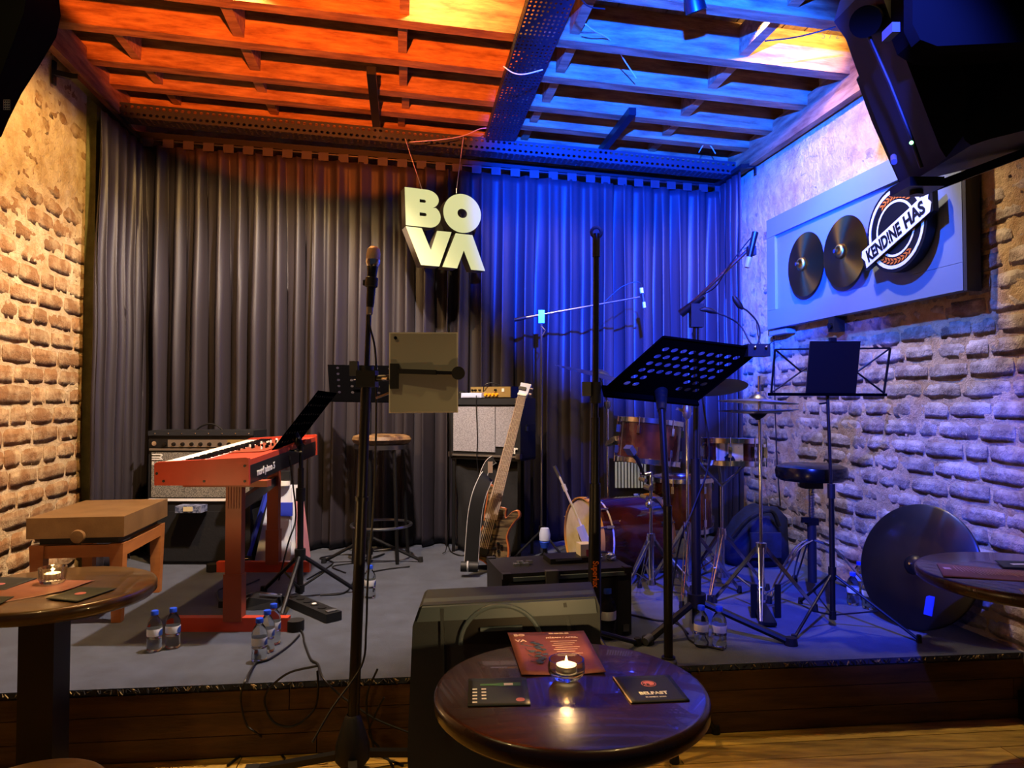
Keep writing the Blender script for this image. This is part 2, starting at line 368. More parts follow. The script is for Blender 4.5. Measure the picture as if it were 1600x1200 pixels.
brick_wall('wall_right', UR, -1, .6, 5.6, 3.6, .098, .26, 2.2)
structure(MB().box(UV(.3,5.78,1.8), (5.0,.12,3.7), (UX,VX,ZX)).build('wall_back', 'mortar', smooth=0))
structure(MB().box(UV(UL+.03,5.03,1.72), (.06,.15,3.3), (UX,VX,ZX)).build('trim_1', 'trim_olive', bevel=.006))
structure(MB().box(UV(UR-.015,1.9,.06), (.03,2.3,.12), (UX,VX,ZX)).build('baseboard_right', 'black', bevel=.004))
# ---- stage ----
A, B_ = SF0, SF1; DU = UV(UR-.0,5.62); DL = UV(UL,5.62)
pl = [V((A.x,A.y,0))-FX*.1, V((2.225,3.125,0)), UV(UR+.0,3.1), DU, DL, UV(UL,2.2)]
pl = [A, V((2.22,3.124,0)), V((2.29,3.25,0)), UV(UR+.02,3.6), DU, UV(UL-.1,5.62)]
stage = structure(MB().prism([p+V((0,0,.02)) for p in pl], (0,0,SZ-.045)).build('stage', 'front_wood', smooth=0))
b = MB().prism([p+V((0,0,SZ-.024))-FY*(.012 if i<2 else 0) for i, p in enumerate(pl)], (0,0,.024)); b.build('carpet', 'carpet', stage, bevel=.008)
fr = MB()                               # frayed carpet edge hanging over the front
for k in range(420):
    t = random.random(); p = A.lerp(V((2.22,3.124,0)), t) - FY*random.uniform(.011,.018); L_ = random.uniform(.003,.018)
    fr.bar(p+V((0,0,SZ-.004)), p+V((random.uniform(-.02,.02),-.004,SZ-.006-L_)), .004, .003)
stuff(fr.build('carpet_fringe', 'carpet_fray', stage, smooth=0))
fw = (V((2.22,3.124,0))-A).length
for r_, (z0, z1) in enumerate(((.004,.083),(.086,.172),(.175,.252))):
    x = 0
    while x < fw-.05:
        L_ = min(random.uniform(1.6,3.2), fw-x); c = A+FX*(x+L_/2)-FY*.006+V((0,0,(z0+z1)/2)); x += L_
        MB().box(c, (L_-.004,.02,z1-z0), (FX,FY,ZX)).build('front_board', 'front_wood', stage, bevel=.003, segs=1)
MB().box(V((2.255,3.19,.14)), (.02,.16,.25), ((V((.07,.126,0)).normalized().cross(ZX)), V((.07,.126,0)).normalized(), ZX)).build('corner_board', 'front_wood', stage, bevel=.003)
# ---- ceiling ----
TILT = Matrix.Rotation(-math.atan(-.041), 3, 'Y')
UC = (UX+V((0,0,-.041))).normalized(); NC = UC.cross(VX).normalized()
ceil = structure(MB().box(UV(.3,3.3,zj(.3)+.26), (5.3,5.0,.03), (UC,VX,NC)).build('ceiling', 'deck_wood', smooth=0))
JV = [2.3, 2.80, 3.27, 3.76, 4.20, 4.64, 4.98, 5.34]
mj = M('joist_wood')
for i, v in enumerate(JV):
    h = .22; wd = .085
    if i == 7: wd = .06
    b = MB().box((0,0,0), (4.72,wd,h)); o = b.build('joist', 'joist_wood', None, bevel=.006)
    o.parent = ceil; o.matrix_local = Matrix.Translation(UV(.3,v+wd/2,zj(.3)+h/2)) @ Matrix(((UC.x,VX.x,NC.x,0),(UC.y,VX.y,NC.y,0),(UC.z,VX.z,NC.z,0),(0,0,0,1)))
for k in range(34):                    # deck boards over the joists
    u = -1.98+k*.14
    MB().box(UV(u,3.9,zj(u)+.232), (.132,3.4,.02), (UC,VX,NC)).build('deck_board', 'deck_wood', ceil, bevel=.002, segs=1)
for u, tw in ((0.0,.05),(-.95,.06),(.93,.055),(1.93,.06),(-1.62,.05)):
    for i in range(1,7):
        if u == -1.62 and i < 4: continue
        v0, v1 = JV[i]+.088, JV[i+1]-.003; uu = u+random.uniform(-.02,.02)
        MB().box(UV(uu,(v0+v1)/2,zj(uu)+.11+random.uniform(0,.02)), (tw,v1-v0,.17), (UC,VX,NC)).build('nogging', 'joist_wood', ceil, bevel=.004)
for u, dz in ((UL+.10,.0),(UR-.06,.0)):  # wall plates along the sides
    b = MB().box((0,0,0), (3.6,.05,.20)).build('wall_plate', 'joist_wood', None, bevel=.005); b.parent = ceil
    b.matrix_local = Matrix.Translation(UV(u,3.85,zj(u)-.03)) @ Matrix(((VX.x,-UX.x,0,0),(VX.y,-UX.y,0,0),(0,0,1,0),(0,0,0,1)))
for i, ch in enumerate('572'):
    text(ch, 'pencil_mark', 'joist_wood' if 0 else 'ink_blue', ceil, RV(1283+i*11,60,JV[3]-.001)+V((0,0,.0)), UX, ZX, .06, .0004)
# black conduits under the joists
def conduit(u, v0, v1, w_, h_, label):
    o = MB().box(UV(u,(v0+v1)/2,zj(u)-h_/2-.002), (w_,v1-v0,h_), (UX,VX,ZX)).build('cable_trunking', 'black_metal', bevel=.004)
    tag(o, label, 'trunking'); return rebase(o, UV(u,(v0+v1)/2,zj(u)-h_-.002))
conduit(-.2, 4.32, 5.2, .055, .05, 'black square conduit under the orange lit joists, left of the perforated tray')
conduit(1.5, 4.5, 5.25, .05, .05, 'black square conduit under the blue lit joists, right of the perforated tray')
# perforated trays
def tray(name, label, c0, along, across, up, L_, W_, nx, ny, flange):
    t = thing(name, label, 'cable tray', c0)
    o = V(c0) - across*W_/2
    MB().perf(o, along*L_, across*W_, nx, ny, L_/nx*.30, W_/ny*.26, .002, holes=lambda i,j: (i+j)%9 != 0).build('tray_bottom', 'dark_steel', t, smooth=0)
    for s_ in (0,1):
        MB().perf(o+across*W_*s_, along*L_, up*flange, nx, 2, L_/nx*.30, flange/2*.2, .002).build('tray_side', 'dark_steel', t, smooth=0)
    return t
tray('cable_tray', 'wide dark perforated steel cable tray running towards the stage across the joists', UV(.70,2.55,zj(.7)-.062), VX, UX, ZX, 2.72, .22, 72, 9, .06)
tray('cable_tray', 'dark perforated steel tray running over the back curtain just under the joists', UV(-1.95,5.22,zj(-1.95)-.15), UC, VX, NC, 4.5, .13, 110, 5, .10)
# ---- curtains ----
def curtain(name, label, p0, p1, nf, zt0, zt1, seed, z0=None, nrm=None, tabs=True, amp=.058, group=None, sag=0):
    p0, p1 = V(p0), V(p1); d = (p1-p0); L_ = d.length; d.normalize(); n = nrm or V((d.y,-d.x,0)); rnd = random.Random(seed)
    ph = rnd.uniform(0,6); z0 = SZ+.012 if z0 is None else z0
    t = thing(name, label, 'curtain', V((p0.x,p0.y,z0)), 0, group)
    nx = max(24, int(L_/.011)); nz = 46; b = bmesh.new(); g = []
    offs = [rnd.uniform(-.9,.9) for _ in range(nf+3)]; wd = [rnd.uniform(.55,1.3) for _ in range(nf+3)]
    for i in range(nx+1):
        s_ = i/nx; col = []
        for j in range(nz+1):
            h = j/nz; fz = 1-h     # h 0 at the top
            ss = s_ + .006*math.sin(h*3+seed) + .030*h*noise.noise(V((s_*9, h*1.2, seed*3.3)))
            f = ss*nf; k = int(max(0,min(nf,f))); fr_ = f-k; a0, a1 = offs[k], offs[k+1]; w0 = wd[k]*(1-fr_)+wd[k+1]*fr_
            phase = 2*PI*f + ph + (a0*(1-fr_)+a1*fr_)*(.6+.6*h)
            e = .35+.65*min(1, h*2.4)
            y = amp*w0*e*(math.sin(phase) + .28*math.sin(2*phase+1.1+seed) + .12*math.sin(3.3*phase+2*h)) 
            y += .014*noise.noise(V((s_*L_*5, h*5, seed))) + .02*h*noise.noise(V((s_*L_*2, 3+h, seed*2))) + .005*noise.noise(V((s_*L_*22, h*3, seed*4)))
            x = s_*L_ + .018*w0*e*math.cos(2*phase)
            zt = zt0+(zt1-zt0)*s_
            z = zt + (z0-zt)*h
            if j == 0: z -= .0
            p = p0 + d*x + n*(y+.02); col.append(b.verts.new((p.x,p.y,z)))
        g.append(col)
    for i in range(nx):
        for j in range(nz): b.faces.new((g[i][j],g[i][j+1],g[i+1][j+1],g[i+1][j]))
    m_ = MB(); m_.b.free(); m_.b = b; o = m_.build('drape', 'curtain', t, smooth=180)
    sm = o.modifiers.new('thick', 'SOLIDIFY'); sm.thickness = .003
    if tabs:
        q = int(L_/.135)
        for i in range(q):
            s_ = (i+.5)/q; zt = zt0+(zt1-zt0)*s_; p = p0+d*(L_*s_)
            MB().box(V((p.x,p.y,zt+.02))+n*.034, (.074,.008,.062), (d,n,ZX)).build('tab', 'curtain', t, bevel=.003, segs=1)
    return t
def zc(u): return 3.235-.033*(u+2)
cuts = [RV(x,500,VB) for x in (216,491,700,934,1133)]
us = [c.dot(UX) for c in cuts]; names = ['warm lit back curtain panel behind the keyboard, the first from the left', 'grey back curtain panel hanging behind the lit sign and microphone', 'blue lit back curtain panel between the sign and the bare microphone stand', 'bright blue back curtain panel behind the drums']
for i in range(4):
    curtain('curtain', names[i], UV(us[i]-.01,VB), UV(us[i+1]+.01,VB), (9,6,7,7)[i], zc(us[i]), zc(us[i+1]), i+3)
curtain('curtain', 'dark curtain on the left side rail beside the yellow brick wall', UV(us[0]-.03,4.80), UV(us[0]+.0,VB-.02), 5, zc(-2)-.0, zc(-2), 11, tabs=False, amp=.028)
curtain('curtain', 'deep blue lit side curtain in the right corner beside the brick wall', UV(2.56,VB-.02), UV(2.56,5.05), 4, zc(2.5)+.04, zc(2.5)+.04, 12, tabs=False, amp=.028)
# curtain rails
t = thing('curtain_rail', 'long dark rail that carries the tabs of the back curtain', 'curtain rail', UV(us[0],VB,zc(us[0])+.05))
MB().bar(UV(us[0]-.05,VB,zc(us[0])+.075), UV(us[4]+.1,VB,zc(us[4])+.075), .03, .055).build('rail', 'black_metal', t, bevel=.003)
MB().cyl(UV(us[0]-.05,VB-.02,zc(us[0])+.045), UV(us[4]+.1,VB-.02,zc(us[4])+.045), .012).build('rod', 'black_metal', t)
def side_rail(label, u, v0, z, s_):
    t = thing('side_rail', label, 'curtain rail', UV(u,v0,z))
    MB().bar(UV(u,v0,z), UV(u,VB,z), .045, .03).build('rail', 'black_metal', t, bevel=.003)
    w_ = UL+.02 if s_ < 0 else UR-.03
    b_ = MB().bar(UV(u,v0+.02,z), UV(w_,v0+.02,z+.02), .035, .03).bar(UV(w_,v0+.02,z-.05), UV(w_,v0+.02,z+.09), .03, .012); b_.build('bracket', 'black_metal', t, bevel=.003)
side_rail('black left side curtain rail on a bracket screwed to the reddish wall top', us[0]-.02, 4.45, zc(-2)+.04, -1)
side_rail('black right side curtain rail on a bracket above the blue lit wall', 2.53, 4.98, zc(2.5)+.06, 1)
# ======================= THE THINGS =======================
Z = V((0,0,1))
def tripod(t, c, zf, hub, foot_pts, r=.011, m='black_metal', brace=None, zb=None, feet='rubber'):
    # c: column point on the ground; legs run from the hub to given floor points; one mesh per leg
    top = V((c.x,c.y,hub)); MB().cyl(top-Z*.03, top+Z*.03, r*2.3).build('collar', m, t)
    for fp in foot_pts:
        fp = V(fp); e = fp+Z*.012; lg = MB().tube([top-Z*.0+(e-top)*.03, e], r*.9, 8).build('leg', m, t)
        MB().cyl(fp+Z*.001, fp+Z*.034, r*1.6, r*1.3, 10).build('rubber_foot', feet, lg)
        if brace is not None: MB().cyl(V((c.x,c.y,zb)), e.lerp(top, brace), r*.5, n=6).build('strut', m, t)
    if brace is not None: MB().cyl(V((c.x,c.y,zb-.02)), V((c.x,c.y,zb+.02)), r*2).build('lower_collar', m, t)
def angpts(c, rad, angs, z): return [V((c.x+rad*math.cos(R(a)), c.y+rad*math.sin(R(a)), z)) for a in angs]
# ---- lit sign ----
so = P(697,360,5.0); sa = R(24); sx = V((math.cos(sa), math.sin(sa), 0)); sn = V((math.sin(sa), -math.cos(sa), 0))
t = thing('hanging_sign', 'lit pale yellow block letter sign reading BOVA hanging before the curtain', 'sign', so-Z*.33)
kx = 5/1110/6.315/.90; kz = 5/1110/6.315
def lp(pts): return [((x-613)*kx, (632-y)*kz) for x, y in pts]
def arc(cx, cy, rx, ry, a0, a1, n=14): return [(cx+rx*math.cos(R(a0+(a1-a0)*i/(n-1))), cy+ry*math.sin(R(a0+(a1-a0)*i/(n-1)))) for i in range(n)]
Bo = [(232,252)]+arc(430,345,112,93,-90,62)+arc(455,512,105,110,-55,90)+[(243,622)]
slot1 = [(366,352)]+arc(408,368,16,16,-90,90,8)+[(366,384)]; slot2 = [(366,482)]+arc(414,499,17,17,-90,90,8)+[(366,516)]
Oo = arc(765,445,179,195,0,351,40); Oh = arc(765,445,47,47,0,345,24)
Vo = [(243,634),(386,637),(470,845),(528,648),(662,645),(548,998),(380,998)]
Ao = [(702,652),(862,655),(986,1006),(852,1004),(780,815),(716,1003),(578,999)]
for ls in ((Bo,slot1,slot2),(Oo,Oh),(Vo,),(Ao,)):
    L_ = shape([lp(q) for q in ls], 'letter', 'sign_side', t, so-sn*.05, sx, Z, .10)
    shape([lp(q) for q in ls], 'letter_face', 'sign_face', L_, so+sn*.003, sx, Z, .006)
for px, x0 in ((640,660),(727,712)):
    MB().tube([P(x0 if px<700 else 713,298,5.0), P(px-8 if px<700 else 724,214,5.1)], .0022, 5).build('hanging_wire', 'white_cable', t)
MB().cyl(P(643,296,5.0), P(642,306,5.0), .005, n=6).cyl(P(713,294,5.0), P(713,302,5.0), .005, n=6).build('wire_clip', 'chrome', t)
# ---- panel on the right wall ----
UP = 2.575
c00, c10, c11, c01 = RU(1201,514,UP), RU(1506,458,UP), None, RU(1201,343,UP)
z0, z1 = 1.885, 2.665; va, vb = c00.dot(VX), RU(1505,300,UP).dot(VX)
def PW(v, z, off=0): return UV(UP-off, v, z)
t = thing('wall_panel', 'blue grey wooden door panel mounted lengthwise on the right brick wall', 'panel', PW((va+vb)/2, z0))
MB().box(UV(UP+.03,(va+vb)/2,(z0+z1)/2), (.04,va-vb,z1-z0), (UX,VX,ZX)).build('backing_board', 'panel_blue', t, bevel=.003)
fw_ = .13
for (a, b2, za, zb) in ((va,vb,z1-fw_,z1),(va,vb,z0,z0+fw_)):
    MB().box(UV(UP+.002,(a+b2)/2,(za+zb)/2), (.022,a-b2,zb-za), (UX,VX,ZX)).build('rail_board', 'panel_blue', t, bevel=.004)
for (a, b2) in ((va,va-.11),(vb+.34,vb)):
    MB().box(UV(UP+.002,(a+b2)/2,(z0+z1)/2), (.022,a-b2,z1-z0-2*fw_-.004), (UX,VX,ZX)).build('stile_board', 'panel_blue', t, bevel=.004)
MB().box(UV(UP+.03,vb-.012,(z0+z1)/2), (.075,.02,z1-z0+.01), (UX,VX,ZX)).build('edge_board', 'panel_side', t, bevel=.003)
for px, py, r, lb in ((1258,413,.205,'left brass cymbal mounted on the blue grey wall panel'),(1319,393,.208,'right brass cymbal mounted on the blue grey wall panel beside the round sign')):
    c = RU(px,py,UP-.035)
    tc_ = thing('wall_cymbal', lb, 'cymbal', c, 0, None)
    MB().lathe([(r,.0),(r*.6,.012),(r*.22,.02),(r*.2,.035),(r*.12,.05),(0,.055)], c, -UX, 48).build('cymbal_plate', 'cymbal', tc_, smooth=60)
    MB().cyl(c-UX*.05, c-UX*.065, .012, n=10).build('fixing_bolt', 'chrome', tc_)
cs = RU(1402,357,UP-.06); vdir = -VX
t = thing('round_sign', 'round black and white sign with a slanted KEND!NE HAS banner on the wall panel', 'sign', cs)
shape([circ(0,0,.225)], 'backing_disc', 'sign_black', t, cs+UX*.015, vdir, Z, .05)
shape([circ(0,0,.208),circ(0,0,.190)], 'outer_ring', 'sign_white', t, cs-UX*.011, vdir, Z, .004)
shape([circ(0,0,.146),circ(0,0,.134)], 'inner_ring', 'sign_white', t, cs-UX*.011, vdir, Z, .004)
for base in (90, 270):
    wl = []
    for k in range(-4,5):
        a = R(base+k*9)
        for s_ in (-1,1):
            rr = .168+s_*.008; cx, cy = rr*math.cos(a), rr*math.sin(a); ta = a+PI/2*(1 if base==90 else -1)+s_*.5*(1 if base==90 else -1)*-1
            dx, dy = math.cos(ta)*.017, math.sin(ta)*.017; nx_, ny_ = -dy*.32, dx*.32
            wl.append([(cx-dx,cy-dy),(cx+nx_,cy+ny_),(cx+dx,cy+dy),(cx-nx_,cy-ny_)])
    shape(wl, 'wheat_ear', 'wheat', t, cs-UX*.012, vdir, Z, .003)
UB = UP-.085
q = [RU(*p, UB) for p in ((1354,419),(1453,331),(1451,297),(1347,393))]
ex, ey = q[1]-q[0], q[3]-q[0]
def banner(g): 
    ct = (q[0]+q[2])/2; return [ct+(p-ct)*g for p in q]
zig = lambda e: [e[0], e[0].lerp(e[1],.33)+Z*.012, e[0].lerp(e[1],.66)-Z*.008, e[1], e[1].lerp(e[2],.35)-VX*.012, e[1].lerp(e[2],.6)+VX*.010, e[2], e[3], e[3].lerp(e[0],.3)+VX*.014, e[3].lerp(e[0],.6)-VX*.006]
MB().prism([p+UX*.004 for p in banner(1.07)], UX*.03).build('banner_backing', 'sign_black', t, bevel=.003)
MB().prism([q[0], q[1], q[1].lerp(q[2],.4)-VX*.012, q[1].lerp(q[2],.6)+VX*.008, q[2], q[3], q[3].lerp(q[0],.35)+VX*.016, q[3].lerp(q[0],.6)-VX*.004], UX*.004).build('banner', 'sign_white', t, smooth=0)
bx = ex.normalized(); by = ey.normalized()
def ttext(s, f0, f1, hf=.62, yo=.2):
    cu = bpy.data.curves.new('t','FONT'); cu.body = s; cu.size = 1; cu.extrude = .01; cu.resolution_u = 3; cu.offset = .032
    o = q[0]+ex*f0+ey*yo-UX*.001; tt = bpy.data.objects.new('tmp', cu); C.objects.link(tt); bpy.context.view_layer.update(); wx = tt.dimensions.x; bpy.data.objects.remove(tt)
    e1 = ex*(f1-f0)/wx; e2 = ey*hf/.70; n_ = -UX*.15
    return from_curve(cu, 'lettering', 'sign_black', t, Matrix(((e1.x,e2.x,n_.x,o.x),(e1.y,e2.y,n_.y,o.y),(e1.z,e2.z,n_.z,o.z),(0,0,0,1))))
ttext('KEND!NE', .05, .60); ttext('HAS', .66, .95)
c = RU(1307,507,2.60); t = thing('clip_gadget', 'small dark clamp device hanging under the blue grey wall panel', 'gadget', c-Z*.05)
MB().box(c, (.07,.06,.09), (UX,VX,ZX)).build('body', 'black_plastic', t, bevel=.01)
MB().cyl(c-UX*.035-Z*.01, c-UX*.05-Z*.01, .018, n=14).build('lens', 'black_gloss', t); MB().box(c+Z*.06, (.02,.02,.05)).build('clip', 'black_metal', t)
c = RU(1222,519,2.61); o = MB().box(c, (.07,.22,.03), (UX,VX,ZX)).build('wall_ledge', 'panel_blue', bevel=.004); tag(o, 'small painted ledge strip under the left end of the wall panel', 'ledge'); rebase(o, c-Z*.015)
# thin cable down the wall
o = MB().tube([RU(1209,525,2.635), RU(1211,640,2.635), RU(1214,720,2.635), RU(1219,790,2.635)], .004, 6).build('wall_cable', 'cable'); tag(o, 'thin dark cable running down the blue lit wall left of the throne', 'cable'); rebase(o, RU(1219,790,2.635))
o = MB().tube(curve_pts([RU(1214,530,2.6), RU(1190,540,2.58), RU(1200,600,2.6), RU(1190,540,2.6)][:2]+[RU(1181,500,2.6)],4), .003, 5).build('wall_cable', 'cable'); tag(o, 'short loose cable loop beside the lower left corner of the wall panel', 'cable')
# ---- loudspeakers hung from the ceiling ----
def slab(pts, y0, y1, shrink=1.0):
    bk = [P(px,py,y1) for px,py in pts]; cc = sum(bk, V())/len(bk); f = [cc+(p-cc)*shrink+V((0,y0-y1,0)) for p in bk]; return f, bk
t = thing('ceiling_loudspeaker', 'black loudspeaker with curved side hanging at the upper left before the brick wall', 'loudspeaker', P(20,216,2.2))
f, bk = slab([(-190,-60),(88,-40),(95,25),(88,58),(62,102),(34,146),(14,186),(2,214),(-40,224),(-190,200)], 2.15, 2.45, .94)
MB().hexa(f, bk).build('cabinet', 'speaker_black', t, bevel=.02)
f, bk = slab([(-180,-50),(62,-40),(50,30),(20,110),(0,165),(-60,190),(-180,170)], 2.12, 2.155, .99)
MB().hexa(f, bk).build('grille', 'speaker_black', t, bevel=.008)
MB().perf(P(6,172,2.115), P(16,172,2.115)-P(6,172,2.115), P(6,156,2.115)-P(6,172,2.115), 3, 4, .003, .003, .002).build('vent_slots', 'grey_plastic', t, smooth=0)
MB().cyl(P(20,-60,2.3), UV(-1.75,2.45,3.4), .02, n=10).build('mount', 'black_metal', t)
t = thing('ceiling_loudspeaker', 'large tilted black loudspeaker with green light before the wall panel', 'loudspeaker', P(1500,290,2.5))
f, bk = slab([(1338,124),(1352,100),(1440,60),(1560,84),(1596,170),(1640,214),(1640,232),(1440,282),(1413,291),(1404,284),(1362,190)], 2.25, 2.62, .93)
MB().hexa(f, bk).build('cabinet', 'black_plastic', t, bevel=.02)
f, bk = slab([(1303,34),(1312,2),(1345,-40),(1410,-40),(1398,30),(1445,180),(1438,262),(1413,294),(1404,280),(1338,108),(1322,62)], 2.16, 2.40, .95)
MB().hexa(f, bk).build('horn_side', 'black_plastic', t, bevel=.018)
MB().tube([P(1352,44,2.15), P(1390,130,2.15), P(1424,216,2.15), P(1440,262,2.15)], .006, 8).build('side_ridge', 'black_plastic', t)
MB().ball(P(1424,223,2.147), .0055).build('power_light', 'led', t)
MB().cyl(P(1396,245,2.17), P(1397,253,2.12), .009, n=10).build('badge', 'grey_plastic', t)
MB().box(P(1432,292,2.3), (.11,.12,.03)).cyl(P(1432,288,2.3), P(1432,305,2.3), .02).build('pole_socket', 'black_metal', t, bevel=.004)
MB().bar(P(1460,292,2.5), P(1660,216,2.5), .03, .03).build('tilt_bar', 'black_metal', t, bevel=.003)
MB().cyl(P(1352,34,2.12), P(1370,30,2.5), .045, n=20).build('yoke_knob', 'black_gloss', t, bevel=.006)
MB().cyl(P(1380,-30,2.35), UV(1.7,2.1,3.3), .025, n=10).build('mount', 'black_metal', t)
t = thing('ceiling_loudspeaker', 'big black loudspeaker cropped by the top right corner, nearest the camera', 'loudspeaker', P(1600,100,1.9))
f, bk = slab([(1392,-200),(1392,60),(1402,86),(1426,101),(1460,104),(1900,80),(1900,-200)], 1.75, 2.1, .97)
MB().hexa(f, bk).build('cabinet', 'speaker_black', t, bevel=.02)
f, bk = slab([(1412,-190),(1412,50),(1424,74),(1450,84),(1880,64),(1880,-190)], 1.72, 1.755, .99)
MB().hexa(f, bk).build('grille', 'speaker_black', t, bevel=.01)
MB().box(P(1392,50,1.8), (.02,.05,.025)).build('side_latch', 'grey_plastic', t, bevel=.003)
MB().cyl(P(1600,-200,1.95), UV(2.0,1.7,3.25), .03, n=10).build('mount', 'black_metal', t)
# ---- blue lamp at the ceiling ----
c = P(1086,8,3.42); t = thing('spot_lamp', 'small spot lamp glowing blue at the ceiling joists', 'lamp', c-Z*.05)
dn = V((.3,.35,-.9)).normalized()
MB().lathe([(.0,-.10),(.03,-.10),(.045,-.06),(.052,.03),(.046,.03)], c, dn, 24).build('lamp_can', 'black_metal', t)
MB().lathe([(0,.012),(.03,.018),(.046,.024)], c, dn, 24).build('lens', 'blue_lens', t)
MB().cyl(c-dn*.08, V((c.x,c.y,zj(1)-.0+.05)), .01).build('stem', 'black_metal', t)
# loose ceiling wires
for pts, lb, m_ in (([(915,38,3.6),(928,48,3.7),(955,64,3.9),(978,98,4.1),(994,122,4.2)], 'pale loose wire dangling between the blue lit joists', 'white_cable'),
              ([(787,104,4.0),(802,114,3.95),(820,116,3.9),(848,109,3.9)], 'pale wire looped around the perforated cable tray', 'white_cable'),
              ([(905,-5,3.3),(920,10,3.35),(945,14,3.4)], 'dark wire at the top edge beside the cable tray', 'cable'),
              ([(1195,64,3.55),(1232,60,3.55),(1262,54,3.55),(1306,42,3.5)], 'thin dark wire drooping along the yellow lit joist at the right', 'cable'),
              ([(640,222,4.95),(690,218,5.0),(724,212,5.05),(748,202,5.1),(760,200,5.1)], 'pale pink wire lying along the tray above the lit sign', 'white_cable'),
              ([(1118,240,5.3),(1110,228,5.3),(1100,226,5.3),(1092,238,5.3)], 'small curl of blue lit wire on the rear tray at the right', 'white_cable')):
    pp = curve_pts([P(*q_) for q_ in pts], 6); o = MB().tube(pp, .0035, 6).build('ceiling_wire', m_); tag(o, lb, 'wire')
# ---- piano bench ----
b0 = S(190,974); bo = V((b0.x, b0.y, SZ)); t = thing('piano_bench', 'brown leather adjustable piano bench with orange wood legs by the brick wall', 'bench', bo)
def bq(a, d, z): return bo - UX*a + VX*d + Z*z
W_, D_ = .42, .62
MB().box(bq(W_/2,D_/2,.475), (W_+.02,D_+.03,.10), (UX,VX,ZX)).build('seat', 'leather', t, bevel=.014, segs=3)
MB().box(bq(W_/2,D_/2,.41), (W_-.06,D_-.06,.04), (UX,VX,ZX)).build('lift_plate', 'black', t)
MB().box(bq(W_/2,.02,.355), (W_-.06,.022,.06), (UX,VX,ZX)).build('apron', 'bench_wood', t, bevel=.003)
MB().box(bq(W_/2,D_-.02,.355), (W_-.06,.022,.06), (UX,VX,ZX)).build('apron', 'bench_wood', t, bevel=.003)
for a in (.012, W_-.012): MB().box(bq(a,D_/2,.355), (.022,D_-.06,.06), (UX,VX,ZX)).build('apron', 'bench_wood', t, bevel=.003)
for a, d in ((.03,.03),(W_-.03,.03),(.03,D_-.03),(W_-.03,D_-.03)):
    tp = [bq(a+sx_*.032,d+sy_*.032,.39) for sx_,sy_ in ((-1,-1),(1,-1),(1,1),(-1,1))]; bt = [bq(a+sx_*.022,d+sy_*.022,.002) for sx_,sy_ in ((-1,-1),(1,-1),(1,1),(-1,1))]
    MB().hexa(bt,tp).build('leg', 'bench_wood', t, bevel=.004)
kc = bq(.19,-.0,.435); k_ = MB().lathe([(.012,-.02),(.012,.02),(.03,.022),(.034,.035),(.03,.048),(0,.05)], kc, -VX, 20).build('height_knob', 'leather', t)
# ---- amplifier at the left and its base ----
ax0, ax1, ay, ad = (237-800)/1110*4.82, (400-800)/1110*4.82, 4.79, .25
za0, za1 = .69, 1.175; aw = ax1-ax0
t = thing('base_cabinet', 'plain black cabinet box under the guitar amplifier by the left curtain', 'cabinet', (ax0+aw/2, ay, SZ+.004))
MB().box((ax0+aw/2-.0, ay+ad/2, (SZ+za0)/2+.002), (aw-.04, ad, za0-SZ-.004)).build('cabinet_body', 'tolex', t, bevel=.01)
MB().box((ax0+aw/2, ay-.006, .47), (aw-.10, .012, .33)).build('front_grille', 'black_cloth', t, bevel=.004)
t = thing('guitar_amplifier', 'silver fronted guitar amplifier with black knob panel behind the red keyboard', 'amplifier', (ax0+aw/2, ay, za0))
cxa = ax0+aw/2
MB().box((cxa, ay+ad/2, (za0+za1)/2+.001), (aw, ad, za1-za0)).build('cabinet', 'tolex', t, bevel=.008)
MB().box((cxa, ay-.004, za0+.19), (aw-.05, .010, .30)).build('grille', 'grille_cloth', t, bevel=.002)
MB().box((cxa, ay-.006, za0+.36), (aw-.02, .014, .014)).build('trim_strip', 'brushed', t); MB().box((cxa, ay-.006, za0+.022), (aw-.02, .014, .016)).build('trim_strip', 'white', t)
MB().box((cxa, ay-.006, za1-.018), (aw, .016, .028)).build('top_strip', 'dark_steel', t, bevel=.003)
cpn = MB().box((cxa, ay-.004, za0+.40), (aw-.03, .012, .058)).build('control_panel', 'panel_black', t)
MB().box((cxa-.02, ay-.011, za0+.40), (.40, .004, .05)).build('silver_plate', 'brushed', cpn); MB().box((cxa+.235, ay-.0105, za0+.40), (.16, .004, .05)).build('gold_plate', 'gold_panel', cpn)
for i in range(9): MB().lathe([(.014,0),(.012,.014),(.0,.016)], (ax0+.115+i*.060+(.01 if i>5 else 0), ay-.012, za0+.395), (0,-1,0), 12).build('knob', 'black_gloss', cpn)
MB().cyl((ax0+.045,ay-.012,za0+.40), (ax0+.045,ay-.018,za0+.40), .016, n=14).build('input_jack', 'chrome', cpn)
for i in range(8): MB().cyl((ax0+.05+i*.09,ay-.014,za1-.018), (ax0+.05+i*.09,ay-.018,za1-.018), .004, n=8).build('rivet', 'chrome', t)
MB().tube(curve_pts([(cxa-.09,ay+.13,za1), (cxa-.05,ay+.13,za1+.03), (cxa,ay+.13,za1+.042), (cxa+.05,ay+.13,za1+.03), (cxa+.09,ay+.13,za1)],5), .006, 8).build('handle', 'black', t)
lg = thing; MB()
shape([[(0,.03),(.06,.03),(.075,.022),(.06,.008),(.075,-.01),(.0,-.01),(0,-.002),(.055,-.002),(.05,.004),(0,.004),(0,.012),(.058,.012),(.06,.018),(.055,.022),(0,.022)]], 'maker_emblem', 'white_print', t, V((ax0+.028,ay-.011,za0+.30)), (1,0,0), Z, .003)
text('Roland', 'maker_name', 'white_print', t, V((ax0+.028,ay-.011,za0+.255)), (1,0,0), Z, .034, width=.075, bold=.001)
c = P(308,792,4.80); c.z = za0
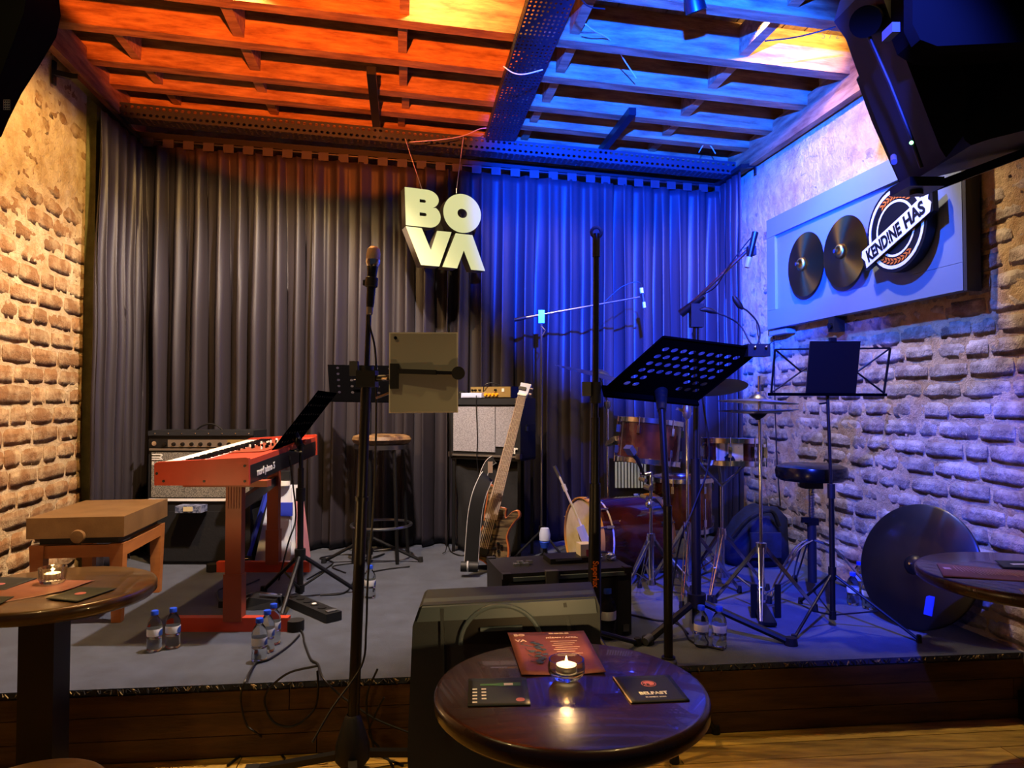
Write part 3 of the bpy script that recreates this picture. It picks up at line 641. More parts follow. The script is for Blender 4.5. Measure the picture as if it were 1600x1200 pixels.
o = MB().box((c.x, ay-.0, .66), (.09,.05,.05)).build('striped_pouch', 'pouch', bevel=.018, segs=3); o.data.transform(Matrix.Diagonal((1,1,1,1)))
bpy.data.objects.remove(o)
sup = thing('striped_pouch', 'small folded blue striped pouch on the cabinet edge below the amplifier', 'pouch', (c.x, ay-.06, .645))
MB().box((c.x, ay-.075, .665), (.17,.10,.045)).build('pouch_body', 'pouch', sup, bevel=.018, segs=3); MB().box((c.x,ay-.126,.668), (.06,.006,.03)).build('patch', 'cream', sup, bevel=.002)
# ---- red keyboard ----
kn = V(((243-800)/1110*3.25, 3.25, .985)); kr = V(((390-800)/1110*3.25, 3.25, .985)); kw = (kr-kn).length; kl = 1.22
ky = V((-.02,1.22,.052)).normalized(); kx_ = V((1,0,0)); kz = kx_.cross(ky)
t = thing('stage_keyboard', 'red stage piano keyboard seen from its end on a red stand', 'keyboard', kn)
def K(a, d, h): return kn + kx_*a*kw + ky*d + kz*h
prof = [(0,0),(1,0),(1,.118),(.42,.106),(.40,.085),(.0,.085)]
MB().prism([K(a,.02,h) for a,h in ((0,.0),(.985,.0),(.985,.114),(.45,.104),(.43,.08),(0,.08))], ky*(kl-.04)).build('case', 'red', t, bevel=.004)
for d in (0,kl-.022):
    ck = MB().prism([K(a,d,h) for a,h in ((0,0),(1,0),(1,.124),(.97,.128),(.03,.106),(0,.10))], ky*.022).build('end_cheek', 'red', t, bevel=.005)
    if d == 0:
        for a, h in ((.03,.055),(.10,.02),(.53,.02),(.96,.02),(.96,.09)): MB().cyl(K(a,-.001,h), K(a,-.004,h), .006, n=10).build('screw', 'black', ck)
MB().prism([K(.987,.03,h) for h in (.004,.088)]+[K(.993,.03,.088),K(.993,.03,.004)], ky*(kl-.06)).build('rear_panel', 'panel_black', t)
text('nord piano 5', 'maker_name', 'white_print', t, K(.996,.12,.028), ky, kz, .048, width=.26, bold=.0012)
n = 52; wk = MB(); bkk = MB()
for i in range(n):
    d0 = .03+i*(kl-.07)/n; wd = (kl-.07)/n
    wk.hexa([K(.01,d0+.0006,.081),K(.38,d0+.0006,.081),K(.38,d0+wd-.0006,.081),K(.01,d0+wd-.0006,.081)],[K(.01,d0+.0006,.098),K(.38,d0+.0006,.098),K(.38,d0+wd-.0006,.098),K(.01,d0+wd-.0006,.098)])
    if i%7 in (0,1,3,4,5): bkk.hexa([K(.21,d0+wd*.72,.098),K(.38,d0+wd*.72,.098),K(.38,d0+wd*1.25,.098),K(.21,d0+wd*1.25,.098)],[K(.22,d0+wd*.75,.106),K(.38,d0+wd*.75,.106),K(.38,d0+wd*1.22,.106),K(.22,d0+wd*1.22,.106)])
stuff(wk.build('white_keys', 'white_key', t, smooth=0)); stuff(bkk.build('black_keys', 'black_gloss', t, smooth=0))
cp_ = MB().prism([K(a,.36,h) for a,h in ((.47,.107),(.88,.1145),(.88,.117),(.47,.109))], ky*(kl-.5)).build('control_strip', 'red_dark', t)
rnd = random.Random(3)
for i in range(34):
    a, d = rnd.choice((.54,.62,.70,.78)), .40+rnd.random()*(kl-.62); MB().cyl(K(a,d,.110+.008*a), K(a,d,.125+.008*a), .006, .005, 8).build('knob', 'black_gloss' if i%3 else 'white', cp_)
# ---- red stand ----
l1 = S(366,985); l2 = S(427,893); t = thing('keyboard_stand', 'red wooden keyboard stand with two uprights on long feet', 'stand', V((l1.x,l1.y,SZ)))
for l, f0, f1, wd, cap0 in ((l1,S(262,991),S(450,987),.075,0),(l2,S(340,893),S(487,891),.072,1)):
    top = K(.8, .25 if l is l1 else 1.1, 0).z
    y_ = l.y; MB().box((l.x,y_,SZ+.045+(top-SZ-.045)/2), (wd,.05,top-SZ-.05)).build('upright', 'red_dark', t, bevel=.003)
    for k in range(5): MB().box((l.x-.026+k*.013,y_-.0265,top-.07), (.004,.006,.13)).build('groove_rib', 'red_dark', t)
    MB().box((l.x,y_,SZ+.16), (wd+.012,.06,.22)).build('lower_sleeve', 'red_dark', t, bevel=.004)
    ft = MB().bar((f0.x,y_,SZ+.028), (f1.x,y_,SZ+.028), .045, .075).build('foot', 'red', t, bevel=.004)
    e = f1 if not cap0 else f0; s_ = 1 if not cap0 else -1
    MB().cyl((e.x+s_*.03,y_,SZ+.002), (e.x+s_*.03,y_,SZ+.05), .04, n=14).build('end_cap', 'rubber', ft)
    MB().bar((l.x-.24,y_,top-.018), (l.x+.16,y_,top-.018), .06, .03).build('support_arm', 'red_dark', t, bevel=.003)
MB().cyl((l1.x-.11,l1.y+.25,SZ+.055), (l1.x-.09,l1.y+.25,SZ+.055), .05, n=18).build('caster', 'rubber', t)
MB().bar((l1.x,l1.y,.86),(l2.x,l2.y,.86),.03,.06).build('cross_rail','black_metal',t,bevel=.003)
# ---- gig bag behind the keyboard ----
c = V(((438-800)/1110*4.88,4.88,SZ)); t = thing('gig_bag', 'white and blue backpack standing behind the red keyboard stand', 'bag', c)
def pb(a,h,y=0): return V((c.x+a, c.y+y, SZ+h))
MB().hexa([pb(-.15,.004,-.05),pb(.18,.004,-.05),pb(.18,.004,.13),pb(-.15,.004,.13)],[pb(-.06,.52,.02),pb(.12,.52,.02),pb(.11,.50,.14),pb(-.05,.50,.14)]).build('bag_body', 'bag_white', t, bevel=.04, segs=4)
MB().hexa([pb(-.03,.004,-.075),pb(.10,.004,-.075),pb(.10,.004,-.045),pb(-.03,.004,-.045)],[pb(-.02,.50,.0),pb(.08,.50,.0),pb(.08,.50,.03),pb(-.02,.50,.03)]).build('front_pocket', 'bag_white', t, bevel=.012, segs=3)
MB().box(pb(.035,.36,-.035), (.13,.02,.09)).build('blue_band', 'bag_blue', t, bevel=.006)
MB().bar(pb(-.08,.47,-.02), pb(-.175,.06,-.09), .045, .02).build('shoulder_strap', 'bag_blue', t, bevel=.006)
MB().box(pb(-.18,.035,-.095), (.06,.03,.05)).build('strap_buckle', 'black_plastic', t, bevel=.006); MB().tube([pb(-.195,.01,-.115),pb(-.165,.01,-.115),pb(-.16,.045,-.115),pb(-.19,.045,-.115)], .003, 6, close=True).build('buckle_ring', 'chrome', t)
MB().hexa([pb(.14,.02,-.07),pb(.20,.02,-.07),pb(.20,.02,.06),pb(.14,.02,.06)],[pb(.12,.44,-.02),pb(.15,.40,-.02),pb(.15,.40,.06),pb(.12,.44,.06)]).build('pink_side', 'bag_pink', t, bevel=.014, segs=3)
MB().cyl(pb(.03,.52,-.01), pb(.03,.55,-.01), .045, n=18).build('top_loop', 'white', t, bevel=.008); MB().box(pb(.03,.585,0), (.09,.05,.06)).build('handle_pad', 'black_cloth', t, bevel=.01)
# ---- music stand at the keyboard ----
c = V(((471-800)/1110*3.95, 3.95, SZ)); t = thing('music_stand', 'black tripod music stand with steep perforated desk beside the keyboard', 'music stand', c)
MB().cyl(c+Z*.03, V((c.x,c.y,1.0)), .017).build('column', 'black_metal', t); MB().cyl(V((c.x,c.y,.95)), V((c.x,c.y,1.135)), .011).build('inner_tube', 'black_metal', t)
MB().cyl(V((c.x,c.y,.82)), V((c.x,c.y,.89)), .026).build('height_clutch', 'black_plastic', t)
tripod(t, c, SZ, .525, [S(412,925),S(556,925),S(438,970)], .013, brace=.55, zb=SZ+.06)
d0, d1, d3 = P(416,714,3.68), P(497,610,3.76), P(456,704,4.25)
MB().perf(d0, d3-d0, d1-d0, 9, 7, .014, .010, .004, holes=lambda i,j: j>0).build('desk', 'desk_black', t, smooth=0)
MB().bar(d0-V((0,0,.0)), d3, .05, .012).build('desk_lip', 'desk_black', t, bevel=.002)
MB().cyl(d0.lerp(d3,.5).lerp(d1+(d3-d0)*.5,.3), V((c.x,c.y,1.12)), .022).build('tilt_joint', 'black_plastic', t); MB().cyl(P(452,704,3.86), P(472,706,3.86), .006, n=8).build('tilt_lever', 'chrome', t)
MB().ball(P(476,690,3.9), .012).build('knob', 'red', t)
# ---- second music stand, far ----
c = S(577,880); c.z = SZ; t = thing('music_stand', 'far black music stand with small perforated desk behind the front microphone', 'music stand', c)
MB().cyl(c+Z*.03, V((c.x,c.y,1.05)), .015).cyl(V((c.x,c.y,1.0)), V((c.x,c.y,1.5)), .010).build('column', 'black_metal', t)
tripod(t, c, SZ, .46, [S(506,880),S(657,878),S(584,890)+V((0,-.16,0))], .012, brace=.5, zb=SZ+.08)
d0, d1, d3 = P(516,627,c.y-.02), P(512,570,c.y+.06), P(640,629,c.y-.02)
MB().perf(d0, d3-d0, d1-d0, 12, 6, .011, .009, .003, holes=lambda i,j: j>0 and (i%2==1)).build('desk', 'desk_black', t, smooth=0)
MB().bar(d0, d3, .05, .008).build('desk_lip', 'desk_black', t); MB().box(P(580,606,c.y+.05), (.1,.03,.05)).build('tilt_joint', 'black_plastic', t)
MB().cyl(P(553,594,c.y-.05), P(570,594,c.y-.05), .008).build('clamp_screw', 'chrome', t)
# ---- front microphone stand ----
base = V(((556-800)/1110*2.68, 2.66, 0)); top = P(577,455,2.68)
t = thing('microphone_stand', 'tall black microphone stand on the floor before the stage, holding the microphone', 'microphone stand', base)
axs = (P(577,470,2.68)-V((base.x,base.y,.12))); pt = lambda z: V((base.x,base.y,.12))+axs*((z-.12)/axs.z)
MB().cyl(pt(.10), pt(1.0), .021, n=18).build('lower_column', 'black_metal', t); MB().cyl(pt(.82), pt(1.50), .019, n=18).build('column', 'black_metal', t); MB().cyl(pt(1.45), pt(1.74), .010, n=14).build('inner_tube', 'black_metal', t)
MB().cyl(pt(1.42), pt(1.50), .026, n=18).build('clutch', 'black_plastic', t, bevel=.004); MB().box(pt(1.49)+V((-.045,-.01,0)), (.03,.03,.055)).build('clutch_knob', 'grey_plastic', t, bevel=.008)
MB().cyl(pt(.995), pt(1.01), .026).build('joint_ring', 'black_metal', t)
MB().lathe([(.022,.21),(.03,.20),(.05,.14),(.062,.10),(.064,.05),(.04,.02),(0,.02)], base, n=24).build('base_hub', 'black_plastic', t)
for e in (V((base.x-.37,base.y-.04,0)), V((base.x+.30,base.y+.10,0)), V((base.x+.08,base.y-.35,0))):
    l_ = MB().bar(base+Z*.07, e+Z*.022, .032, .022).build('leg', 'black_metal', t, bevel=.004); MB().bar(e+Z*.02+(base-e)*.16, e+Z*.02-(base-e)*.03, .042, .036).build('rubber_foot', 'rubber', l_, bevel=.006)
MB().bar(pt(1.72), pt(1.78)+V((.012,0,0)), .018, .018).build('adapter', 'steel', t)
m0, m1 = P(578,480,2.64), P(584,388,2.64); dm = (m1-m0).normalized()
t2 = thing('microphone', 'handheld microphone with silver copper grille on the tall front stand', 'microphone', m0)
MB().lathe([(0,-.028),(.010,-.028),(.012,-.022),(.012,.0)], m0, dm, 18).build('cable_plug', 'brushed', t2)
MB().lathe([(.0135,0),(.0150,.02),(.018,.125),(.021,.152),(.019,.156)], m0, dm, 24).build('handle', 'black_metal', t2)
MB().lathe([(.021,.152),(.0265,.165),(.0265,.178),(.0245,.180)], m0, dm, 24).build('grille_band', 'chrome', t2)
mat('mic_mesh', 'c0a890', .35, metal=.8, bump=.002, bscale=500)
MB().lathe([(.0255,.178),(.0262,.20),(.023,.218),(.012,.228),(0,.23)], m0, dm, 24).build('grille', 'mic_mesh', t2)
MB().lathe([(.020,.075),(.0235,.078),(.0235,.11),(.020,.112)], m0, dm, 18).box(P(574,442,2.66), (.03,.02,.02)).build('mic_clip', 'black_plastic', t)
pp = curve_pts([m0-dm*.03, P(578,510,2.64), P(586,545,2.63), P(588,600,2.63), P(587,700,2.63), P(583,800,2.62), P(575,900,2.62), P(572,985,2.62), P(565,1040,2.60), P(520,1105,2.50), P(488,1160,2.42)+V((0,0,0))], 6)
o = MB().tube(pp, .004, 6).build('microphone_cable', 'cable'); tag(o, 'black microphone cable running down beside the front microphone stand', 'cable')
# ---- tablet on its arm ----
c = P(662,582,2.55); t = thing('tablet', 'tablet computer seen from its dull gold back, held by an arm beside the microphone', 'tablet', c-Z*.14)
tn = (P(714,520,2.56)-P(611,520,2.54)).normalized(); tz = (P(662,520,2.57)-P(662,643,2.55)).normalized(); ty = tz.cross(tn)
MB().box(P(662,582,2.56), (.238,.007,.283), (tn,ty,tz)).build('tablet_shell', 'tablet_back', t, bevel=.0033, segs=3)
MB().box(P(662,582,2.564), (.247,.006,.292), (tn,ty,tz)).build('rim_highlight', 'tablet_rim_highlight', t, bevel=.002)  # rim drawn wider and bright to paint the edge highlight
MB().cyl(P(618,528,2.553), P(618,528,2.549), .006).build('camera_lens', 'black_gloss', t)
t2 = thing('tablet_holder', 'black clamp arm gripping the tablet from the microphone stand', 'holder', P(583,590,2.62))
MB().bar(P(622,580,2.545), P(682,582,2.545), .045, .016).build('arm_block', 'black_plastic', t2, bevel=.004); MB().bar(P(676,582,2.547), P(712,583,2.547), .028, .012).build('slide_bar', 'black_metal', t2, bevel=.003)
MB().cyl(P(716,583,2.575), P(716,583,2.53), .024, n=20).build('clamp_knob', 'black_plastic', t2, bevel=.004)
MB().box(P(617,588,2.55), (.03,.04,.09)).build('end_clamp', 'black_plastic', t2, bevel=.004)
MB().cyl(P(574,592,2.62), P(617,590,2.56), .012).build('arm_rod', 'black_metal', t2); MB().box(P(574,592,2.62), (.07,.07,.06)).build('stand_clamp', 'black_plastic', t2, bevel=.006)
MB().cyl(P(598,592,2.56), P(606,592,2.54), .006).build('screw', 'chrome', t2)
MB().bar(P(588,622,2.6), P(620,610,2.56), .008, .008).build('wing_screw', 'chrome', t2)
# ---- bar stool ----
c = V(((597-800)/1110*4.95, 4.95, SZ)); t = thing('bar_stool', 'round bar stool with patterned worn seat and steel foot ring', 'stool', c)
zs = 1.075
MB().lathe([(0,0),(.17,0),(.195,.015),(.205,.035),(.195,.058),(.16,.07),(0,.075)], (c.x,c.y,zs), n=36).build('seat', 'seat_cloth', t); MB().lathe([(.17,-.03),(.185,-.03),(.19,.0),(.17,.0)], (c.x,c.y,zs), n=36).build('seat_rim', 'steel', t)
for a in (40,130,220,310):
    d = V((math.cos(R(a)),math.sin(R(a)),0)); MB().cyl(V((c.x,c.y,zs-.02))+d*.165, c+d*.215+Z*.004, .0125, n=10).build('leg', 'black_metal', t)
MB().tube([V((c.x,c.y,.52))+V((math.cos(R(a)),math.sin(R(a)),0))*.205 for a in range(0,360,12)], .010, 8, close=True).build('foot_ring', 'steel', t)
# ---- bass cabinet, its stand, amp head ----
fl_, fr_ = P(703,700,5.20), P(813,700,4.93); zb_, zt_ = .975, 1.395
ex = V((fr_.x-fl_.x, fr_.y-fl_.y, 0)); cw = ex.length; ex.normalize(); ey = V((-ex.y, ex.x, 0)); fo = V((fl_.x, fl_.y, 0)); cd = .24
def BC(a, d, z): return fo+ex*a+ey*d+Z*z
t = thing('bass_cabinet', 'bass speaker cabinet with silver grille cloth on a black stand behind the bass', 'amplifier', BC(cw/2,cd/2,zb_))
MB().box(BC(cw/2,cd/2,(zb_+zt_)/2), (cw,cd,zt_-zb_), (ex,ey,Z)).build('cabinet', 'tolex', t, bevel=.008)
MB().box(BC(cw*.36,-.004,zb_+.20), (cw*.60,.010,.32), (ex,ey,Z)).build('grille', 'silver_cloth', t, bevel=.003); MB().box(BC(cw*.80,-.004,zb_+.22), (cw*.26,.010,.28), (ex,ey,Z)).build('grille', 'silver_cloth', t, bevel=.003)
for z in (zb_+.012,): MB().box(BC(cw/2,-.008,z), (cw,.010,.012), (ex,ey,Z)).build('trim_strip', 'brushed', t)
MB().box(BC(cw/2,-.008,zt_-.025), (cw,.014,.04), (ex,ey,Z)).build('top_strip', 'dark_steel', t, bevel=.003)
for a in (.012,cw-.012):
    for z in (zb_+.015,zt_-.015): MB().box(BC(a,0,z), (.035,.035,.035), (ex,ey,Z)).build('corner', 'steel', t, bevel=.006)
text('ar', 'maker_name', 'white_print', t, BC(cw-.085,-.011,zb_+.035), ex, Z, .085, bold=.002)
MB().box(BC(cw+.003,.16,zb_+.21), (.008,.14,.05), (ex,ey,Z)).build('side_handle', 'black_plastic', t, bevel=.003); MB().box(BC(cw+.006,.09,zb_+.205), (.010,.022,.03), (ex,ey,Z)).build('handle_plate', 'steel', t)
t = thing('amplifier_stand', 'black frame stand draped with dark cloth carrying the bass cabinet', 'stand', BC(cw/2,cd/2,SZ))
for a in (.02,cw-.02):
    for d in (.02,cd-.02): MB().bar(BC(a,d,SZ+.002), BC(a,d,zb_-.014), .022, .022).build('leg', 'black_metal', t, bevel=.002)
MB().box(BC(cw/2,cd/2,zb_-.010), (cw,cd,.016), (ex,ey,Z)).build('top_frame', 'black_metal', t, bevel=.002)
cb = bmesh.new(); g = []
for i in range(31):
    col = []
    for j in range(14):
        s_, h = i/30, j/13; y = .05+.02*math.sin(s_*19+h*1.3)*h+.03*noise.noise(V((s_*5,h*3,2))); col.append(cb.verts.new(BC(.03+s_*(cw-.06), y, zb_-.02-h*(zb_-SZ-.03))))
    g.append(col)
for i in range(30):
    for j in range(13): cb.faces.new((g[i][j],g[i][j+1],g[i+1][j+1],g[i+1][j]))
m_ = MB(); m_.b.free(); m_.b = cb; o = m_.build('cloth_cover', 'black_cloth', t, smooth=180); sm = o.modifiers.new('s','SOLIDIFY'); sm.thickness=.004
t = thing('bass_amplifier', 'small gold fronted bass amplifier head with orange knobs on the silver cabinet', 'amplifier', BC(.31,.12,zt_))
MB().box(BC(.325,.13,zt_+.043), (.33,.20,.082), (ex,ey,Z)).build('case', 'panel_black', t, bevel=.003); fp = MB().box(BC(.325,.027,zt_+.045), (.325,.006,.074), (ex,ey,Z)).build('front_panel', 'gold_panel', t)
for i in range(5): MB().cyl(BC(.26+i*.030,.025,zt_+.026), BC(.26+i*.030,.008,zt_+.026), .012, .010, 12).build('knob', 'orange_knob', fp)
for a in (.18,.205,.24,.37): MB().cyl(BC(a,.025,zt_+.058), BC(a,.010,zt_+.058), .010, .008, 12).build('knob', 'black_gloss', fp)
MB().box(BC(.43,.022,zt_+.058), (.02,.006,.024), (ex,ey,Z)).build('power_switch', 'white_print', fp)
MB().tube(curve_pts([BC(.27,.02,zt_+.05),BC(.29,-.0,zt_+.09),BC(.33,.02,zt_+.11),BC(.38,.06,zt_+.095)],5), .004, 6).build('patch_lead', 'cable', t)
t = thing('effect_box', 'pale blue flat effect box in front of the small amplifier head', 'device', BC(.17,-.0,zt_))
MB().box(BC(.19,.03,zt_+.022), (.17,.09,.034), (ex,ey,Z)).build('box_body', 'pale_blue', t, bevel=.005); MB().box(BC(.19,-.016,zt_+.02), (.15,.003,.02), (ex,ey,Z)).build('box_face', 'pale_blue', t)
t = thing('adapter_bundle', 'black adapters and coiled leads on the left of the silver bass cabinet', 'cables', BC(.06,.05,zt_))
MB().box(BC(.05,.06,zt_+.02), (.07,.06,.034), (ex,ey,Z)).build('power_brick', 'black_plastic', t, bevel=.005)
MB().tube([BC(.06+.03*math.cos(a/3),.05+.02*math.sin(a/3),zt_+.04+.0006*a) for a in range(24)], .004, 6).build('coiled_lead', 'cable', t)
for pts, lb in (([BC(.03,-.02,zt_+.02),BC(.015,-.035,zt_-.05),BC(.02,-.03,1.1),BC(.02,-.03,.7),BC(.0,-.04,.33),BC(.02,-.12,.292)],'thin cable hanging down the left front edge of the bass cabinet'), ([BC(.235,-.02,zt_+.02),BC(.24,-.03,zt_-.05),BC(.245,-.02,1.1),BC(.24,-.02,.98),BC(.26,-.02,.8)],'thin cable hanging across the middle of the silver grille')):
    o = MB().tube(curve_pts(pts,6), .0035, 6).build('hanging_cable', 'cable'); tag(o, lb, 'cable')
# ---- bass guitar and strap ----
bb_, hb = P(752,876,4.62), P(822,600,4.86)
ax = (hb-bb_).normalized(); bn = V((-.25,-1,.22)); bn = (bn-ax*bn.dot(ax)).normalized(); bs = ax.cross(bn)*-1
BL = (hb-bb_).length
if bs.x < 0: bs = -bs
Lf = lambda s, a, n=0: bb_+ax*a+bs*s+bn*n
t = thing('bass_guitar', 'five string bass guitar with striped wood top leaning before the bass cabinet', 'guitar', V((bb_.x+.05,bb_.y,SZ)))
out = [(-.03,.0),(.06,-.03),(.13,-.01),(.155,.06),(.135,.13),(.105,.18),(.11,.24),(.14,.30),(.165,.335),(.145,.365),(.10,.345),(.065,.30),(.045,.33),(.04,.36),(-.03,.36),(-.05,.38),(-.085,.45),(-.12,.49),(-.145,.47),(-.13,.40),(-.12,.31),(-.105,.22),(-.13,.14),(-.125,.05),(-.08,.01)]
pv = [V((x*.82,y,0)) for x,y in out]; pc = curve_pts(pv+[pv[0]],4)[:-1]
b_ = [(p.x+.045,p.y+.0) for p in pc]
shape([b_], 'body', 'bass_side', t, Lf(0,0,0), bs, ax, .034, bev=.004)
shape([[(x*.94+.003,y*.97+.004) for x,y in b_]], 'top_wood', 'bass_top', t, Lf(0,0,.020 if bs.cross(ax).dot(bn)>0 else .020), bs, ax, .006)
nk = MB().hexa([Lf(x,.30,z) for x,z in ((-.040,.020),(.040,.020),(.030,-.004),(-.030,-.004))],[Lf(x,BL-.10,z) for x,z in ((-.028,.020),(.028,.020),(.020,0),(-.020,0))]); nk.build('neck', 'maple', t, bevel=.003)
fb = MB().hexa([Lf(x,.27,z) for x,z in ((-.042,.029),(.042,.029),(.042,.021),(-.042,.021))],[Lf(x,BL-.10,z) for x,z in ((-.029,.029),(.029,.029),(.029,.021),(-.029,.021))]).build('fingerboard', 'maple', t)
for k in range(20):
    a = BL-.10-(BL-.12)*.94*(1-2**(-(k+1)/12)) ; 
    if a > .28: MB().bar(Lf(-.034,a,.0305), Lf(.034,a,.0305), .003, .003).build('fret', 'fret', fb, smooth=0)
for k in range(6): MB().tube([Lf(-.030+.012*k,.075,.036), Lf(-.022+.0088*k,BL-.08,.033)], .0016, 5).build('string', 'fret', t)
MB().box(Lf(0,.06,.03), (.085,.04,.016), (bs,ax,bn)).build('bridge', 'black_metal', t, bevel=.003)
for a in (.15,.235): MB().box(Lf(0,a,.027), (.085,.03,.010), (bs,ax,bn)).build('pickup', 'black', t, bevel=.003)
for s_, a in ((.085,.05),(.105,.085),(.075,.095),(.115,.12),(.09,.13)): MB().cyl(Lf(s_,a,.02), Lf(s_,a,.042), .010, .009, 12).build('knob', 'black_gloss', t)
MB().hexa([Lf(x,BL-.10,z) for x,z in ((-.03,.025),(.03,.025),(.03,.005),(-.03,.005))],[Lf(x,BL+.0,z) for x,z in ((-.032,.02),(.042,.02),(.042,0),(-.032,0))]).build('headstock', 'pale_blue', t, bevel=.006)
MB().box(Lf(0,BL-.085,.03), (.062,.012,.012), (bs,ax,bn)).build('nut', 'white', t); 
for k in range(2): MB().cyl(Lf(.04,BL-.03-k*.04,.012), Lf(.06,BL-.03-k*.04,.012), .009, n=10).build('tuner', 'chrome', t)
MB().box(Lf(-.01,BL-.04,.028), (.05,.02,.008),(bs,ax,bn)).build('string_clamp','black_metal',t)
MB().bar(Lf(.04,.02,-.05), V((bb_.x+.13,bb_.y+.12,SZ+.02)), .02,.02).bar(V((bb_.x-.05,bb_.y+.02,SZ+.015)), V((bb_.x+.22,bb_.y+.1,SZ+.015)), .02,.02).build('rest_foot', 'black_metal', t)
t = thing('guitar_strap', 'wide black leather strap with pale piping hanging over the bass guitar', 'strap', P(735,885,4.55))
sp_ = [P(*q_) for q_ in ((792,704,4.62),(776,708,4.58),(762,722,4.55),(752,748,4.52))]
def ribbon(cen, wid, th, name, m, par, nrmv):
    cen = [V(c) for c in cen]; b = MB(); L0 = []; 
    for i, c in enumerate(cen):
        tt = (cen[min(i+1,len(cen)-1)]-cen[max(i-1,0)]).normalized(); s_ = tt.cross(nrmv).normalized(); n_ = s_.cross(tt).normalized()
        L0.append((c-s_*wid/2, c+s_*wid/2, n_))
    rows = [[b.b.verts.new(p) for p in (l-n_*th/2, r-n_*th/2, r+n_*th/2, l+n_*th/2)] for l, r, n_ in L0]
    for A_, B2 in zip(rows, rows[1:]):
        for k in range(4): j=(k+1)%4; b.b.faces.new((A_[k],A_[j],B2[j],B2[k]))
    b.b.faces.new(rows[0]); b.b.faces.new(rows[-1][::-1]); o = b.build(name, m, par, smooth=40)
    for e in (0,1): MB().tube([r_[e]+r_[2]*0 for r_ in L0], .0035, 6).build('piping', 'piping', o)
    return o
cen = curve_pts([P(762,744,4.53),P(757,752,4.50),P(748,775,4.47),P(742,805,4.46),P(739,840,4.46),P(737,868,4.46),P(736,882,4.46)],5)
ribbon(cen, .085, .006, 'strap_band', 'strap', t, V((.15,-1,0)))
cen = curve_pts([P(772,718,4.55),P(764,724,4.56),P(757,738,4.56),P(754,752,4.56)],5); ribbon(cen, .05, .006, 'strap_end', 'strap', t, V((-.4,-1,0)))
MB().box(P(766,730,4.50), (.03,.008,.07)).build('shoulder_pad', 'maple', t, bevel=.003)
MB().tube([P(731,885,4.44)+V((0,.028*math.cos(a*.5),.028*math.sin(a*.5)+.0)) for a in range(13)], .006, 6).build('piping', 'piping', t)
MB().cyl(P(720,885,4.45), P(747,886,4.45), .032, n=18).build('strap_roll', 'strap', t, bevel=.004)
# ---- capsule on a small stand and boxes behind ----
c = S(851,872); c.z = SZ; c.y = 4.75; c.x = (851-800)/1110*4.75
t = thing('floor_microphone', 'blue and white capsule on a small low stand on the stage behind the black case', 'microphone', c)
MB().lathe([(.0,.255),(.028,.25),(.038,.21),(.036,.17),(.026,.16),(0,.16)], c, n=20).build('capsule', 'pale_blue', t); MB().lathe([(.026,.12),(.036,.16),(.020,.175)], c, n=20).build('lower_cup', 'blue_cap', t)
MB().cyl(c+Z*.02, c+Z*.16, .012).build('stem', 'black_metal', t)
for a in (20,140,260): MB().cyl(c+Z*.09, c+V((.11*math.cos(R(a)),.11*math.sin(R(a)),.006)), .008, n=8).build('leg', 'black_metal', t)
# ---- black case before the drums ----
f0, f1 = P(797,897,3.20), P(975,885,3.32); q0, q1 = V((-.045,3.19,0)), V(((985-800)/1110*3.33,3.33,0))
ex = (q1-q0).normalized(); ey = V((-ex.y,ex.x,0)); cw = (q1-q0).length; hc = .315
def CS(a, d, z): return q0+ex*a+ey*d+Z*(SZ+z)
t = thing('combo_case', 'low black amplifier case with a blue lit front edge before the bass drum', 'case', CS(cw/2,.17,0))
MB().box(CS(cw/2,.17,hc/2+.004), (cw,.34,hc-.004), (ex,ey,Z)).build('case_body', 'tolex', t, bevel=.010)
MB().box(CS(cw/2-.02,-.004,hc/2-.01), (cw-.10,.012,hc-.06), (ex,ey,Z)).build('front_grille', 'black_cloth', t, bevel=.003)
MB().bar(CS(.05,-.008,hc-.022), CS(cw-.03,-.008,hc-.022), .014, .016).build('edge_strip', 'monitor_cap', t, bevel=.003)
MB().box(CS(cw*.37,-.010,hc-.02), (.06,.03,.06), (ex,ey,Z)).build('front_latch', 'grey_plastic', t, bevel=.003)
for a, d in ((.02,.0),(cw-.02,.0),(.02,.34),(cw-.02,.34)): MB().box(CS(a,d,hc-.006), (.04,.04,.025), (ex,ey,Z)).build('corner', 'black_metal', t, bevel=.006)
for a in (.02,cw-.03): MB().box(CS(a,-.004,.04), (.03,.012,.03), (ex,ey,Z)).build('corner_cap', 'steel', t, bevel=.004)
t = thing('metal_clips', 'shiny crumpled metal clips on top of the black case at its left', 'clips', CS(.13,.15,hc))
for i in range(4): MB().box(CS(.10+i*.022,.14+(i%2)*.02,hc+.008+(i%2)*.006), (.03,.02,.014), (ex,ey,Z)).build('clip', 'foil', t, bevel=.004)
t = thing('folded_handle_pouch', 'black flat pouch with a shiny zip on top of the black case', 'pouch', CS(.33,.2,hc))
MB().box(CS(.36,.20,hc+.014), (.19,.13,.026), (ex,ey,Z)).build('pouch_body', 'black_plastic', t, bevel=.010); MB().bar(CS(.29,.135,hc+.02), CS(.42,.135,hc+.022), .008, .008).build('zip', 'steel', t)
t = thing('small_carton', 'small white carton with a pink print on the black case beside the bare stand', 'box', CS(.43,.2,hc))
MB().box(CS(.455,.20,hc+.042), (.06,.07,.082), (ex,ey,Z)).build('carton', 'white', t, bevel=.003); MB().box(CS(.468,.164,hc+.035), (.03,.004,.045), (ex,ey,Z)).build('print', 'cup_pink', t)
